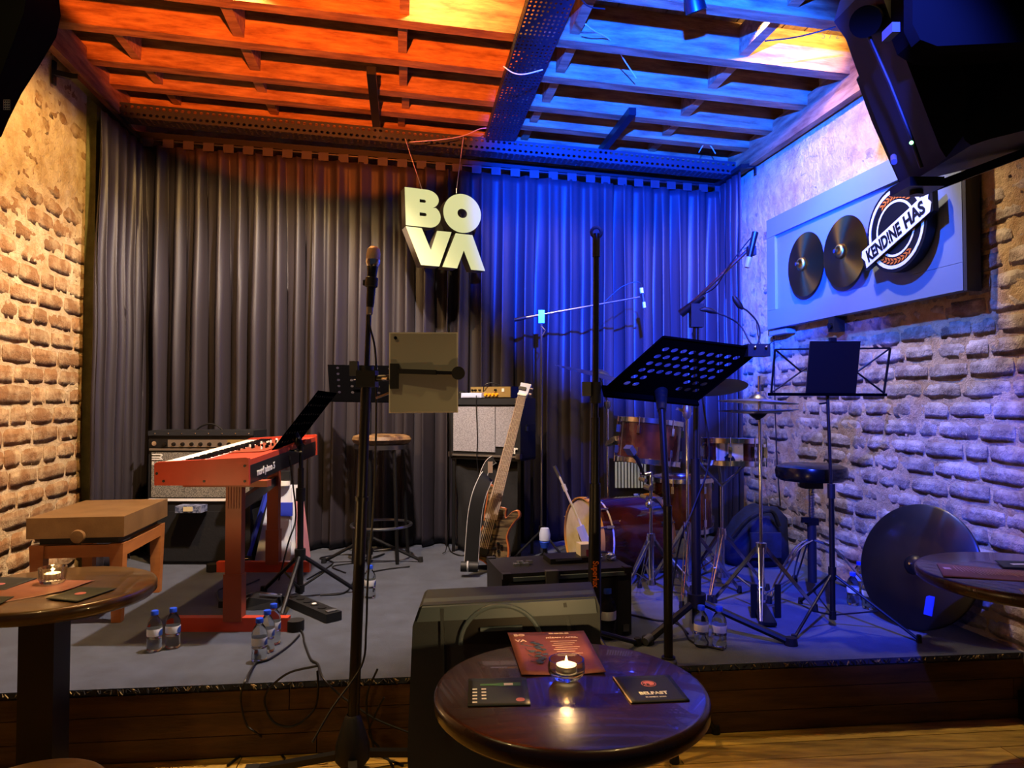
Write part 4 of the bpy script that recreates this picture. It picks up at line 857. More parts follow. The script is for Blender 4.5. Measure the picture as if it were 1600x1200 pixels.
for a, lb in ((.505,'crumpled clear foil wrapper on the black case beside the carton'),(.575,'crumpled shiny foil wrapper at the right end of the black case')):
    m_ = MB().ball(CS(a,.16,hc+.020), .026, 12, .75)
    for v_ in m_.b.verts: v_.co += V((noise.noise(v_.co*60), noise.noise(v_.co*55+V((3,3,3))), noise.noise(v_.co*50)*.6))*.016
    o = m_.build('foil_wrapper', 'foil', smooth=0); tag(o, lb, 'wrapper'); rebase(o, CS(a,.16,hc))
# ---- floor monitor ----
MX = lambda px, py, y: P(px, py, y)
t = thing('stage_monitor', 'large grey black wedge monitor loudspeaker standing on the floor behind the round table', 'loudspeaker', V((.0,2.4,0)))
y0_, y1_ = 2.10, 2.42
xl, xr = (645-800)/1110*y0_, (930-800)/1110*y0_+.0
zt0 = P(645,946,y0_).z; zt1 = P(930,932,y0_).z
pf = [(xl-.0,0.003),(xl-.012,.35),(xl+.002,zt0-.06),(xl+.02,zt0-.008),(xl+.03,zt0),(xr+.0,zt1),(xr+.012,zt1-.03),(xr+.02,.003)]
fr0 = [V((x,y0_,z)) for x,z in pf]; bk0 = [V((x,y0_+.38-.24*z/zt0,z+(.0 if z<.1 else .01))) for x,z in pf]
MB().hexa(fr0, bk0).build('cabinet', 'monitor_paint', t, bevel=.012, segs=3)
MB().hexa([V((xl+.015,y0_-.012,zt0-.045)),V((xr+.002,y0_-.012,zt1-.045)),V((xr+.002,y0_+.0,zt1-.045)),V((xl+.015,y0_,zt0-.045))],[V((xl+.03,y0_-.010,zt0-.004)),V((xr-.004,y0_-.010,zt1-.004)),V((xr-.004,y0_+.05,zt1+.006)),V((xl+.03,y0_+.05,zt0+.006))]).build('top_cap', 'monitor_cap', t, bevel=.005)
hc_ = P(783,1006,y0_-.004); am = [(.0+.115*math.cos(R(a)), .11*math.sin(R(a))) for a in range(0,181,9)]
shape([am], 'handle_recess', 'black', t, hc_+V((0,-.001,0)), V((1,0,0)), Z, .004)
MB().tube([hc_+V((x*1.03,-.008,z*1.03)) for x,z in am], .007, 8).build('recess_rim', 'monitor_cap', t)
MB().bar(hc_+V((-.06,-.012,.045)), hc_+V((.062,-.012,.052)), .012, .010).build('grip', 'monitor_cap', t, bevel=.003)
MB().bar(P(691,950,y0_-.006), P(693,1150,y0_-.006), .012, .010).build('rib', 'monitor_paint', t, bevel=.002); MB().bar(P(882,941,y0_-.006), P(893,1000,y0_-.006), .010, .010).build('rib', 'monitor_paint', t, bevel=.002)
# ---- bare microphone stand ----
b0 = V(((927-800)/1110*3.02, 3.02, SZ)); tp = P(932,365,3.02); ax = tp-b0; pt2 = lambda z: b0+ax*((z-SZ)/ax.z)
t = thing('bare_stand', 'tall black microphone stand with an empty clip, standing behind the monitor', 'microphone stand', b0)
MB().cyl(pt2(SZ+.03), pt2(1.02), .030, .024, 16).cyl(pt2(1.0), pt2(1.30), .018, n=16).build('lower_column', 'black_metal', t); MB().cyl(pt2(1.28), tp, .013, n=14).build('inner_tube', 'black_metal', t)
MB().cyl(pt2(1.36), pt2(1.45), .024, n=16).build('clutch', 'black_plastic', t, bevel=.004); MB().box(pt2(1.42)+V((-.04,-.01,0)), (.035,.03,.06)).build('clutch_knob', 'grey_plastic', t, bevel=.008)
MB().cyl(tp-ax.normalized()*.10, tp-ax.normalized()*.02, .016, n=14).build('upper_sleeve', 'black_plastic', t, bevel=.004)
MB().tube([tp+V((.022*math.cos(a/12*2*PI),0,.022*math.sin(a/12*2*PI)+.005)) for a in range(12)], .007, 8, close=True).build('empty_clip', 'black_plastic', t)
tripod(t, b0, SZ, SZ+.12, angpts(b0,.28,(170,290,40),SZ), .012)
text('Superlux', 'maker_name', 'orange_print', t, pt2(.70)+V((-.010,-.031,0)), -Z, V((1,0,.0)), .034, width=.11, bold=.0006)
# ---- boom stand right (black, heavy) ----
c = V(((1086-800)/1110*3.35, 3.35, SZ)); t = thing('boom_stand', 'heavy black boom stand beside the drums reaching up to the right corner', 'microphone stand', c)
MB().cyl(c+Z*.05, V((c.x,c.y,1.10)), .022, n=16).build('lower_column', 'black_metal', t); jt = P(1088,500,3.35)
MB().cyl(V((c.x,c.y,1.05)), jt, .012, n=14).build('column', 'black_metal', t)
MB().box(jt+Z*.02, (.06,.05,.11)).build('boom_joint', 'black_plastic', t, bevel=.008)
be = P(1178,382,3.15); MB().cyl(P(1068,486,3.38), be, .008, n=10).build('boom_arm', 'steel', t); MB().cyl(P(1064,490,3.39), P(1100,462,3.32), .020, .014, 14).build('counterweight', 'black_plastic', t)
tripod(t, c, SZ, SZ+.16, [S(1012,1006),S(1236,1008),S(1085,925)], .019)
MB().cyl(S(1008,1010)+Z*.02, S(1016,1006)+Z*.03, .018, n=12).build('grey_foot', 'grey_plastic', t)
t2 = thing('boom_microphone', 'black microphone with silver end clamped to the top of the right boom', 'microphone', P(1171,415,3.14))
MB().cyl(P(1180,363,3.13), P(1171,402,3.13), .014, .012).build('body', 'black_metal', t2); MB().cyl(P(1171,402,3.13), P(1167,418,3.13), .012).build('silver_end', 'pale_blue', t2); MB().box(P(1174,392,3.14), (.035,.03,.04)).build('holder_clip', 'black_plastic', t2, bevel=.006)
o = MB().tube(curve_pts([P(1183,362,3.14),P(1168,378,3.16),P(1140,414,3.2),P(1118,448,3.27),P(1090,470,3.33),P(1083,520,3.36)],6), .003, 6).build('boom_cable', 'cable'); tag(o, 'thin cable running along the right boom to the black microphone', 'cable')
# ---- boom stand left (thin, chrome) ----
c = V(((846-800)/1110*4.75, 4.95, SZ)); c = V((.205,4.95,SZ)); t = thing('boom_stand', 'slim grey boom stand behind the bass cabinet reaching right over the drums', 'microphone stand', c)
MB().cyl(c+Z*.05, P(846,505,4.95), .008, n=10).build('column', 'steel', t); MB().box(P(846,495,4.95), (.04,.03,.09)).build('boom_joint', 'steel', t, bevel=.006); MB().tube([P(846,510,4.94),P(852,516,4.94),P(848,524,4.94)], .004, 6).build('lock_lever', 'steel', t)
MB().cyl(P(806,499,4.98), P(1000,464,4.85), .009, .006, 10).build('boom_arm', 'steel', t); MB().cyl(P(804,500,4.98), P(822,496,4.97), .013, n=12).build('counterweight', 'dark_steel', t)
tripod(t, c, SZ, SZ+.2, angpts(c,.22,(80,200,320),SZ), .009)
t2 = thing('overhead_microphone', 'slim microphone pointing down from the left boom before the blue curtain', 'microphone', P(1006,482,4.85))
MB().cyl(P(1003,452,4.85), P(1006,472,4.85), .010).build('body', 'dark_steel', t2); MB().cyl(P(1006,472,4.85), P(1007,481,4.85), .011).build('tip', 'pale_blue', t2); MB().cyl(P(1002,450,4.85), P(1003,458,4.85), .013).build('plug', 'pale_blue', t2)
o = MB().tube(curve_pts([P(1002,450,4.85),P(1000,442,4.86),P(990,441,4.87),P(970,449,4.88),P(946,470,4.90)],6), .003, 6).build('boom_cable', 'cable'); tag(o, 'thin cable arching from the slim microphone back along the left boom', 'cable')
# ---- large perforated music stand ----
BLc, BRc, TLc = P(942,611,3.0), P(1089,626,3.1), P(1037,526,2.8); e1, e2 = BRc-BLc, TLc-BLc; nn = e1.cross(e2).normalized()
c = V(((1042-800)/1110*2.86, 2.86, 0)); t = thing('music_stand', 'large black perforated music stand tilted back before the drum kit', 'music stand', c)
MB().perf(BLc, e1, e2, 11, 8, .0135, .0135, .003, holes=lambda i,j: not ((i in (0,10)) or j==7 or (3<=i<=6 and j<3) or j==0)).build('desk', 'desk_black', t, smooth=0)
MB().bar(BLc, BLc+e1, .012, .06, up=nn).build('desk_lip', 'desk_black', t, bevel=.002)
for a, b2 in ((BLc+e2,BLc+e1+e2),(BLc,BLc+e2),(BLc+e1,BLc+e1+e2)): MB().bar(a, b2, .008, .008).build('edge_fold', 'desk_black', t)
jt = BLc+e1*.55+e2*.10; MB().cyl(c+Z*.12, V((c.x,c.y,.95)), .018, n=16).cyl(V((c.x,c.y,.9)), P(1034,640,2.93), .014, n=14).build('column', 'black_metal', t)
MB().cyl(P(1034,642,2.93), jt-nn*.01, .018, .03).build('desk_bracket', 'black_plastic', t); MB().lathe([(.022,.29),(.034,.30),(.034,.335),(.022,.35)], c, n=18).build('base_collar', 'grey_plastic', t)
tripod(t, c, 0, .32, [S(1118,1146,0),S(1054,1192,0),V((c.x-.26,c.y-.02,0))], .012)
t2 = thing('clip_lamp', 'black twin gooseneck clip lamp on the corner of the large music stand', 'lamp', BLc+e1+e2)
cc = BLc+e1*.97+e2*.96
MB().box(cc+Z*.0, (.09,.07,.05)).build('clamp', 'black_plastic', t2, bevel=.01)
for d_ in (-.02,.025): MB().ball(cc+V((d_,-.045,.012)), .006).build('screw', 'chrome', t2)
MB().tube(curve_pts([cc+Z*.02,P(1176,552,2.9),P(1187,528,2.9),P(1184,505,2.9),P(1170,488,2.9),P(1160,481,2.9)],6), .0035, 6).build('gooseneck', 'cable', t2)
MB().tube([P(1146,462,2.9),P(1149,468,2.9),P(1156,478,2.9),P(1161,483,2.9)], [.005,.012,.012,.005], 10).build('lamp_head', 'black_plastic', t2)
MB().tube(curve_pts([cc+Z*.02,P(1172,535,2.92),P(1158,510,2.95),P(1140,497,2.95),P(1118,488,2.95)],6), .0035, 6).build('gooseneck', 'cable', t2)
MB().tube([P(1094,484,2.95),P(1100,483,2.95),P(1112,486,2.95),P(1120,489,2.95)], [.005,.011,.011,.004], 10).build('lamp_head', 'black_plastic', t2)
# ---- wire music stand with folder ----
dd = 3.45; c = V(((1297-800)/1110*dd, dd, SZ)); t = thing('music_stand', 'thin folding wire music stand before the right brick wall', 'music stand', c)
q4 = [P(1211,546,dd-.05), P(1391,544,dd-.05), P(1381,614,dd), P(1205,614,dd)]
for a, b2 in ((0,1),(1,2),(3,0)): MB().bar(q4[a], q4[b2], .008, .008).build('desk_bar', 'black_metal', t)
MB().bar(P(1202,616,dd-.02), P(1383,617,dd-.02), .04, .014).build('desk_lip', 'desk_black', t)
m1_ = P(1252,581,dd-.02); m2_ = P(1338,582,dd-.02)
for a, b2 in ((q4[0],m1_),(q4[3],P(1262,573,dd-.02)),(q4[1],m2_),(q4[2],P(1334,578,dd-.02))): MB().cyl(a, b2, .0045, n=6).build('brace_wire', 'black_metal', t)
MB().cyl(c+Z*.06, V((c.x,c.y,.95)), .013, n=12).cyl(V((c.x-.0,c.y,.92)), P(1293,618,dd), .008, n=10).build('column', 'black_metal', t)
MB().cyl(V((c.x,c.y,.90)), V((c.x,c.y,.97)), .018).build('height_clutch', 'black_plastic', t); MB().tube([P(1280,631,dd),P(1288,630,dd),P(1295,628,dd)], .005, 6).build('wing_screw', 'black_metal', t)
tripod(t, c, SZ, SZ+.26, [S(1240,1003),S(1436,1004),S(1296,975)+V((0,.35,0))], .008, brace=.42, zb=SZ+.06)
t2 = thing('music_folder', 'black sheet music folder standing on the thin wire music stand', 'folder', P(1302,616,dd))
fc = [P(1260,617,dd-.03),P(1337,618,dd-.03),P(1345,533,dd-.085),P(1267,533,dd-.085)]; MB().prism(fc, (0,.014,0)).build('cover', 'black', t2, bevel=.002); MB().prism([p+V((.004,.015,.003)) for p in fc], (0,.010,0)).build('pages', 'cream', t2)
MB().box(P(1301,531,dd-.08), (.03,.02,.02)).build('page_clip', 'black_metal', t2)
# ---- drum kit ----
def drum(label, c, axis, r, h, shell, nl, hoop='chrome', head='drumhead', hr=.012, name='drum', head_bot='drumhead', sticks=True):
    axis = V(axis).normalized(); x, y, a = basis(axis); c = V(c); t = thing(name, label, 'drum', c)
    sh = MB().lathe([(r-.006,-h/2+.001),(r,-h/2),(r,h/2),(r-.006,h/2-.001)], c, axis, 48).build('shell', shell, t, smooth=50)
    for s_ in (-1,1):
        MB().lathe([(r+.002,s_*(h/2-.022)),(r+.012,s_*(h/2-.018)),(r+.012,s_*(h/2+.010)),(r+.004,s_*(h/2+.012)),(r+.002,s_*(h/2-.005))], c, axis, 48).build('hoop', hoop, t, smooth=50)
        MB().lathe([(0,s_*(h/2+.002)),(r-.004,s_*(h/2+.002)),(r,s_*(h/2-.004))], c, axis, 40).build('head', head if s_>0 else head_bot, t)
        for k in range(nl):
            an = 2*PI*(k+.5)/nl; d = x*math.cos(an)+y*math.sin(an)
            lg = MB().box(c+d*(r+.009)+axis*s_*(h/2-.06), (.020,.018,.045), (d, a.cross(d), a)).build('lug', 'chrome', t, bevel=.005)
            MB().cyl(c+d*(r+.014)+axis*s_*(h/2-.05), c+d*(r+.014)+axis*s_*(h/2+.016), .003, n=6).build('tension_rod', 'chrome', lg)
    return t
kc = P(911,823,4.42); ka = V((math.cos(R(22)), math.sin(R(22)), 0)); kr_ = .235; klen = .50; kc.z = SZ+kr_+.016
t = drum('large dark red bass drum with cream front head facing left', kc+ka*klen/2, -ka, kr_, klen, 'bursthell', 8, 'wood_hoop', 'drumhead', name='bass_drum')
kx2, ky2, _ = basis(-ka)
MB().tube([kc-ka*.004+Z*0+(V((-ka.y,ka.x,0))*math.cos(a*PI/12)+Z*math.sin(a*PI/12))*.052+Z*.02 for a in range(24)], .0022, 5, close=True).build('head_logo_ring', 'black', t)
text('TAMA', 'head_logo', 'black', t, kc-ka*.006+V((-ka.y,ka.x,0))*.042+Z*.005, V((ka.y,-ka.x,0)), Z, .034, width=.084)
MB().lathe([(kr_+.001,-.022),(kr_+.004,-.022),(kr_+.004,-.012),(kr_+.001,-.012)], kc+ka*.10, ka, 48).build('pinstripe', 'white', t)
side = V((-ka.y,ka.x,0))
for s_ in (-1,1): MB().cyl(kc+ka*.12-side*s_*.18-Z*.12, V((kc.x,kc.y,SZ+.006))+ka*.04-side*s_*.30, .007, n=8).build('spur', 'chrome', t)
for k in range(3): MB().cyl(kc-side*(kr_+.01)*math.cos(.4+k*.5)+Z*(kr_+.01)*math.sin(.4+k*.5)-ka*.01, kc-side*(kr_+.01)*math.cos(.4+k*.5)+Z*(kr_+.01)*math.sin(.4+k*.5)+ka*.09, .005, n=8).build('claw_rod', 'chrome', t)
tc = P(1014,690,4.30); t = drum('brown sunburst rack tom with chrome hoops above the bass drum', tc, (.10,.05,.99), .185, .245, 'burst_tom', 6, name='rack_tom')
MB().lathe([(0,0),(.012,0),(.012,.004),(0,.005)], tc+V((.045,-.186,-.01)), V((.2,-1,0)), 16).build('badge', 'brushed', t)
MB().bar(tc+V((-.19,0,.02)), tc+V((-.24,.08,-.02)), .04, .03).build('mount_bracket', 'chrome', t, bevel=.006)
tc = P(1066,782,4.72); tc.z = .70; t = drum('amber brown floor tom standing behind the chrome cymbal stand', tc, (0,0,1), .19, .33, 'burst_tom', 6, name='floor_tom', head='burst_tom')
for k in range(3): a = R(60+120*k); MB().cyl(tc+V((.205*math.cos(a),.205*math.sin(a),.05)), V((tc.x+.205*math.cos(a),tc.y+.205*math.sin(a),SZ+.004)), .006, n=8).build('leg', 'chrome', t)
sc_ = P(1146,706,4.15); t = drum('dark snare drum with a cream patterned patch on its shell', sc_, (.02,.05,1), .168, .135, 'shell_dark', 8, name='snare_drum')
mat('patch', 'd0c090', .7, col2='181410', scale=16, lo=.56, hi=.58, detail=2)
pm_ = MB(); 
for i in range(10):
    a0, a1 = R(-140+i*5), R(-140+(i+1)*5); rr = .172
    pm_.hexa([sc_+V((rr*math.cos(a0),rr*math.sin(a0),-.064)),sc_+V((rr*math.cos(a1),rr*math.sin(a1),-.064)),sc_+V((rr*math.cos(a1)*1.02,rr*math.sin(a1)*1.02,-.064)),sc_+V((rr*math.cos(a0)*1.02,rr*math.sin(a0)*1.02,-.064))],
             [sc_+V((rr*math.cos(a0),rr*math.sin(a0),.064)),sc_+V((rr*math.cos(a1),rr*math.sin(a1),.064)),sc_+V((rr*math.cos(a1)*1.02,rr*math.sin(a1)*1.02,.064)),sc_+V((rr*math.cos(a0)*1.02,rr*math.sin(a0)*1.02,.064))])
bmesh.ops.remove_doubles(pm_.b, verts=pm_.b.verts, dist=.0005); pm_.build('shell_patch', 'patch', t)
def cymbal(par, c, axis, r, m, bell=.2):
    MB().lathe([(r,0),(r*.97,.002),(r*.55,.012),(r*bell*1.15,.018),(r*bell,.026),(r*bell*.6,.040),(.006,.046)], c, axis, 56).build('cymbal', m, par, smooth=60)
def hw(name, label, px, y, ztop, legs, hub, r=.012):
    c = V(((px-800)/1110*y, y, SZ)); t = thing(name, label, 'stand', c)
    MB().cyl(c+Z*.10, V((c.x,c.y,.62)), r*1.25, n=14).build('lower_tube', 'chrome', t); MB().cyl(V((c.x,c.y,.58)), V((c.x,c.y,ztop)), r*.75, n=12).build('upper_tube', 'chrome', t)
    MB().cyl(V((c.x,c.y,.59)), V((c.x,c.y,.64)), r*1.9, n=14).build('clamp', 'chrome', t, bevel=.003)
    top = V((c.x,c.y,hub)); MB().cyl(top-Z*.025, top+Z*.025, r*2.2).build('collar', 'chrome', t)
    MB().cyl(V((c.x,c.y,SZ+.08)), V((c.x,c.y,SZ+.11)), r*2.2).build('lower_collar', 'chrome', t)
    for a, L_ in legs:
        d = V((math.cos(R(a)),math.sin(R(a)),0)); s_ = V((-d.y,d.x,0)); lg = None
        for q_ in (-.012,.012):
            o_ = MB().bar(top+s_*q_+d*.02, c+d*L_+s_*q_*.3+Z*.02, .004, .016).build('leg', 'chrome', t); lg = o_
        MB().cyl(c+d*L_+Z*.001, c+d*L_+Z*.04, .015, .012, 10).build('rubber_foot', 'rubber', lg)
        MB().bar(V((c.x,c.y,SZ+.095)), c+d*L_*.5+Z*(hub-SZ)*.5, .012, .004).build('strut', 'chrome', t)
    return t, c
t, c = hw('hi_hat_stand', 'chrome hi-hat stand with two grey cymbals before the right wall', 1187, 3.66, 1.50, ((250,.26),(10,.30),(130,.28)), .62)
hc1 = P(1184,641,3.66)
cymbal(t, hc1+Z*.0, (0.02,0,-1), .200, 'cymbal_dark'); cymbal(t, P(1184,629,3.66), (.05,.02,1), .200, 'cymbal_grey')
MB().cyl(hc1-Z*.05, hc1-Z*.008, .012, .034, 16).build('cymbal_seat', 'black_metal', t); MB().cyl(P(1184,622,3.66), P(1184,612,3.66), .022, .012, 14).build('felt_clutch', 'grey_plastic', t); MB().box(P(1190,606,3.66), (.012,.03,.035)).build('wing_nut', 'chrome', t, bevel=.003)
MB().bar(c+V((-.04,-.22,.02)), c+V((-.01,.02,.05)), .07, .014).build('pedal', 'black_metal', t, bevel=.003); [MB().bar(c+V((q_,-.06,.004)), c+V((q_,-.06,.17)), .01, .03).build('pedal_post', 'black_metal', t) for q_ in (-.06,.06)]
t, c = hw('cymbal_stand', 'tall chrome cymbal stand carrying the crash cymbal right of the rack tom', 1073, 4.05, 1.32, ((250,.30),(5,.30),(125,.28)), .66)
MB().lathe([(.012,-.06),(.024,-.04),(.028,-.01),(.018,.02),(.0,.03)], V((c.x,c.y,1.33)), n=16).build('tilter', 'brushed', t); MB().bar(V((c.x-.06,c.y,1.33)), V((c.x+.03,c.y,1.30)), .02, .014).build('wing_bolt', 'brushed', t, bevel=.003)
MB().cyl(V((c.x,c.y,1.33)), P(1112,606,4.1), .007).build('boom_rod', 'chrome', t); cymbal(t, P(1114,606,4.1), (.0,.25,1), .195, 'cymbal_grey')
t, c = hw('cymbal_stand', 'chrome cymbal stand carrying the tilted crash cymbal left of the rack tom', 949, 4.97, 1.36, ((230,.16),(350,.18),(110,.2)), .60)
MB().lathe([(.012,-.05),(.024,-.03),(.024,.0),(.0,.02)], V((c.x,c.y,1.37)), n=16).build('tilter', 'steel', t); MB().cyl(V((c.x,c.y,1.37)), P(938,590,4.6), .007).build('boom_rod', 'chrome', t); cymbal(t, P(937,588,4.58), (.25,-.10,1), .30, 'cymbal_grey')
t, c = hw('snare_stand', 'short chrome stand with basket arms under the snare drum', 1126, 4.12, .90, ((240,.28),(0,.26),(120,.26)), .60)
for a in (200,320,80): d = V((math.cos(R(a)),math.sin(R(a)),0)); MB().tube([V((c.x,c.y,.88)), V((c.x,c.y,1.00))+d*.13, V((c.x,c.y,1.035))+d*.165], .008, 8).build('basket_arm', 'chrome', t)
t, c = hw('snare_stand', 'low chrome tripod stand in front of the bass drum shell holding clamps', 1016, 3.95, .98, ((215,.24),(335,.24),(95,.24)), .60)
MB().cyl(V((c.x,c.y,.97)), P(1000,742,3.95), .011).build('side_arm', 'chrome', t)
for i, (px, py) in enumerate(((1000,748),(1008,760),(1002,775),(1012,785))): MB().cyl(P(px,py,3.94), P(px+9,py+3,3.9), .012+.003*(i%2), n=10).build('clamp_screw', 'brushed', t)
MB().ball(P(1014,788,3.92), .022).build('ball_joint', 'chrome', t)
t = thing('tom_microphone', 'small black clip microphone with grey head under the rack tom', 'microphone', P(1006,745,3.93))
MB().tube([P(1006,742,3.93),P(996,718,3.9),P(988,708,3.88)], [.008,.012,.016], 10).build('body', 'black_plastic', t); MB().bar(P(988,709,3.88), P(981,698,3.86), .05, .03).build('head', 'grey_plastic', t, bevel=.005)
t = thing('kick_microphone', 'silver boom with a pale blue microphone pointing into the bass drum', 'microphone', P(915,850,4.1))
MB().cyl(P(868,731,4.15), P(911,828,4.12), .007, n=10).build('boom_rod', 'white', t); MB().cyl(P(866,728,4.15), P(874,745,4.15), .011).build('rod_end', 'steel', t); MB().cyl(P(880,757,4.15), P(884,767,4.15), .012).build('rod_joint', 'white', t)
MB().bar(P(906,822,4.12), P(920,856,4.1), .055, .03).build('body', 'pale_blue', t, bevel=.008); MB().cyl(P(918,850,4.1), V((P(922,880,4.1).x,4.1,SZ+.02)), .012).build('stem', 'black_metal', t); MB().lathe([(0,0),(.07,.0),(.07,.015),(.02,.02),(0,.02)], V((P(922,880,4.1).x,4.1,SZ+.002)), n=18).build('base', 'black_metal', t)
t = thing('ribbed_heater', 'pale ribbed grille panel in a black frame standing behind the bass drum', 'panel', V((P(988,740,5.0).x,5.0,SZ)))
hw0, hw1 = P(958,722,5.0), P(1010,762,5.0); MB().box(((hw0.x+hw1.x)/2,5.03,(SZ+hw0.z)/2+.01), (hw1.x-hw0.x+.05,.05,hw0.z-SZ+.03)).build('frame', 'black', t, bevel=.006)
for k in range(10): MB().box((hw0.x+.02+k*(hw1.x-hw0.x-.03)/9,4.998,(hw0.z+hw1.z)/2), (.014,.014,hw0.z-hw1.z)).build('rib', 'screen_rib', t)
# ---- drum throne ----
c = V(((1266-800)/1110*4.0, 4.0, SZ)); t = thing('drum_throne', 'round black drum throne on a threaded chrome post by the right wall', 'stool', c); zs = P(1266,750,4.0).z
MB().lathe([(0,0),(.17,0),(.188,.015),(.192,.05),(.185,.075),(.15,.088),(0,.092)], (c.x,c.y,zs), n=44).build('seat', 'black_gloss', t)
MB().box(V((c.x,c.y,zs-.025)), (.10,.08,.04)).build('seat_clamp', 'black_metal', t, bevel=.006)
post = MB().cyl(V((c.x,c.y,.44)), V((c.x,c.y,zs-.02)), .014, n=14).build('post', 'steel', t)
MB().tube([V((c.x+.0155*math.cos(i*.9),c.y+.0155*math.sin(i*.9),.68+i*.0022)) for i in range(120)], .0025, 5).build('thread', 'steel', post)
MB().cyl(V((c.x,c.y,.36)), V((c.x,c.y,.70)), .024, n=16).build('lower_tube', 'dark_steel', t); MB().box(V((c.x-.04,c.y-.02,.71)), (.05,.02,.03)).box(V((c.x,c.y,.70)), (.06,.05,.04)).build('height_clamp', 'black_metal', t, bevel=.005)
top = V((c.x,c.y,.60))
for a in (205,335,85):
    d = V((math.cos(R(a)),math.sin(R(a)),0)); s_ = V((-d.y,d.x,0)); lg = None
    for q_ in (-.014,.014): lg = MB().tube(curve_pts([top+s_*q_, top+d*.12+s_*q_-Z*.05, c+d*.25+s_*q_+Z*.12, c+d*.32+s_*q_*.5+Z*.02],4), .006, 6).build('leg', 'chrome', t)
    MB().cyl(c+d*.325+Z*.001, c+d*.32+Z*.04, .018, .014, 10).build('rubber_foot', 'rubber', lg)
# ---- bag by the corner, disc by the wall ----
c = V((P(1182,868,4.75).x,4.80,SZ)); t = thing('duffel_bag', 'dark blue cloth bag slumped in the corner between drums and brick wall', 'bag', c)
m_ = MB().lathe([(0,.0),(.19,.0),(.235,.07),(.24,.20),(.20,.32),(.12,.39),(0,.40)], c+Z*.003, n=32)
for v_ in m_.b.verts:
    q_ = v_.co-c; v_.co = c+V((q_.x*(1.0-.2*(q_.z/.4)), q_.y*.6, q_.z))+V((.05*(q_.z/.4),0,0)); 
    if q_.z > .02: v_.co += V((noise.noise(v_.co*7), noise.noise(v_.co*8+V((5,0,0))), noise.noise(v_.co*6+V((0,5,0)))))*.045
m_.build('bag_body', 'bag_dark', t, smooth=180)
MB().tube(curve_pts([c+V((-.18,-.12,.20)),c+V((-.08,-.16,.33)),c+V((.06,-.15,.38)),c+V((.12,-.14,.28))],6), .014, 8).build('bag_handle', 'black_cloth', t)
MB().box(c+V((.02,-.165,.16)), (.20,.02,.16)).build('side_pocket', 'bag_dark', t, bevel=.02, segs=3)
dc = RU(1432,874,UR-.20); up_ = (Z*1+UX*.30).normalized(); nd = (-UX*1.0-VX*.32+Z*.30).normalized(); dr = .300
lowest = dc.z - dr*math.sqrt(1-nd.z**2); dc.z += (SZ+.006)-lowest
t = thing('gong_disc', 'large dark round disc with a small shiny bell leaning on the right wall', 'disc', V((dc.x,dc.y,SZ)))
mat('disc', '0b0a08', .38, col2='15120e', scale=6, coat=.1)
MB().lathe([(dr,-.012),(dr,.0),(dr*.97,.006),(dr*.4,.018),(dr*.16,.022),(dr*.14,.034),(dr*.07,.046),(0,.048),(0,.03),(dr*.9,-.010)], dc, nd, 72).build('disc_plate', 'disc', t, smooth=50)
MB().cyl(dc+nd*.046, dc+nd*.056, .006, n=10).build('bell_glint', 'chrome', t)  # small chrome piece added as the bright highlight on the bell
sx_ = nd.cross(Z).normalized(); syy = sx_.cross(nd)
MB().box(dc+sx_*(-.10 if sx_.y>0 else .10)-syy*.17+nd*.014, (.04,.09,.003), (sx_,syy,nd)).build('blue_sticker', 'blue_cap', t)
# ---- pedals, power strip ----
p0, p1 = S(452,942), S(522,972); t = thing('power_strip', 'long black power strip lying on the carpet between the stands', 'power strip', p0)
MB().bar(p0+Z*.024, p1+Z*.024, .085, .042).build('strip_body', 'black_plastic', t, bevel=.010); dv = (p1-p0).normalized()
for k in range(5): MB().cyl(p0+dv*(.05+k*.075)+Z*.045, p0+dv*(.05+k*.075)+Z*.049, .022, n=18).build('socket', 'black', t)
MB().box(p1-dv*.03+Z*.048, (.03,.05,.008), rz=math.atan2(dv.y,dv.x)).build('switch', 'grey_plastic', t, bevel=.002); MB().cyl(p0+dv*.27+Z*.046, p0+dv*.27+Z*.052, .012).build('white_plug', 'white', t)
p0 = S(408,948); t = thing('sustain_pedal', 'black sustain pedal with chrome lever on the carpet under the keyboard', 'pedal', p0)
MB().hexa([p0+V(q_) for q_ in ((-.09,-.07,.002),(.10,-.06,.002),(.11,.08,.002),(-.07,.09,.002))],[p0+V(q_) for q_ in ((-.05,-.05,.06),(.09,-.04,.045),(.09,.06,.05),(-.05,.07,.065))]).build('pedal_body', 'black_plastic', t, bevel=.006)
MB().bar(p0+V((.0,-.02,.075)), p0+V((.11,.0,.06)), .03, .008).build('lever', 'chrome', t, bevel=.003)
p0 = S(372,950); t = thing('pedal_board', 'flat black pedal unit with pale rods behind the red upright', 'pedal', p0)
MB().box(p0+V((0,.05,.02)), (.20,.12,.035)).build('pedal_body', 'black_plastic', t, bevel=.006)
for k in range(3): MB().bar(p0+V((-.06+.05*k,.0,.045)), p0+V((-.02+.05*k,.12,.045)), .014, .008).build('rod', 'steel', t, bevel=.002)
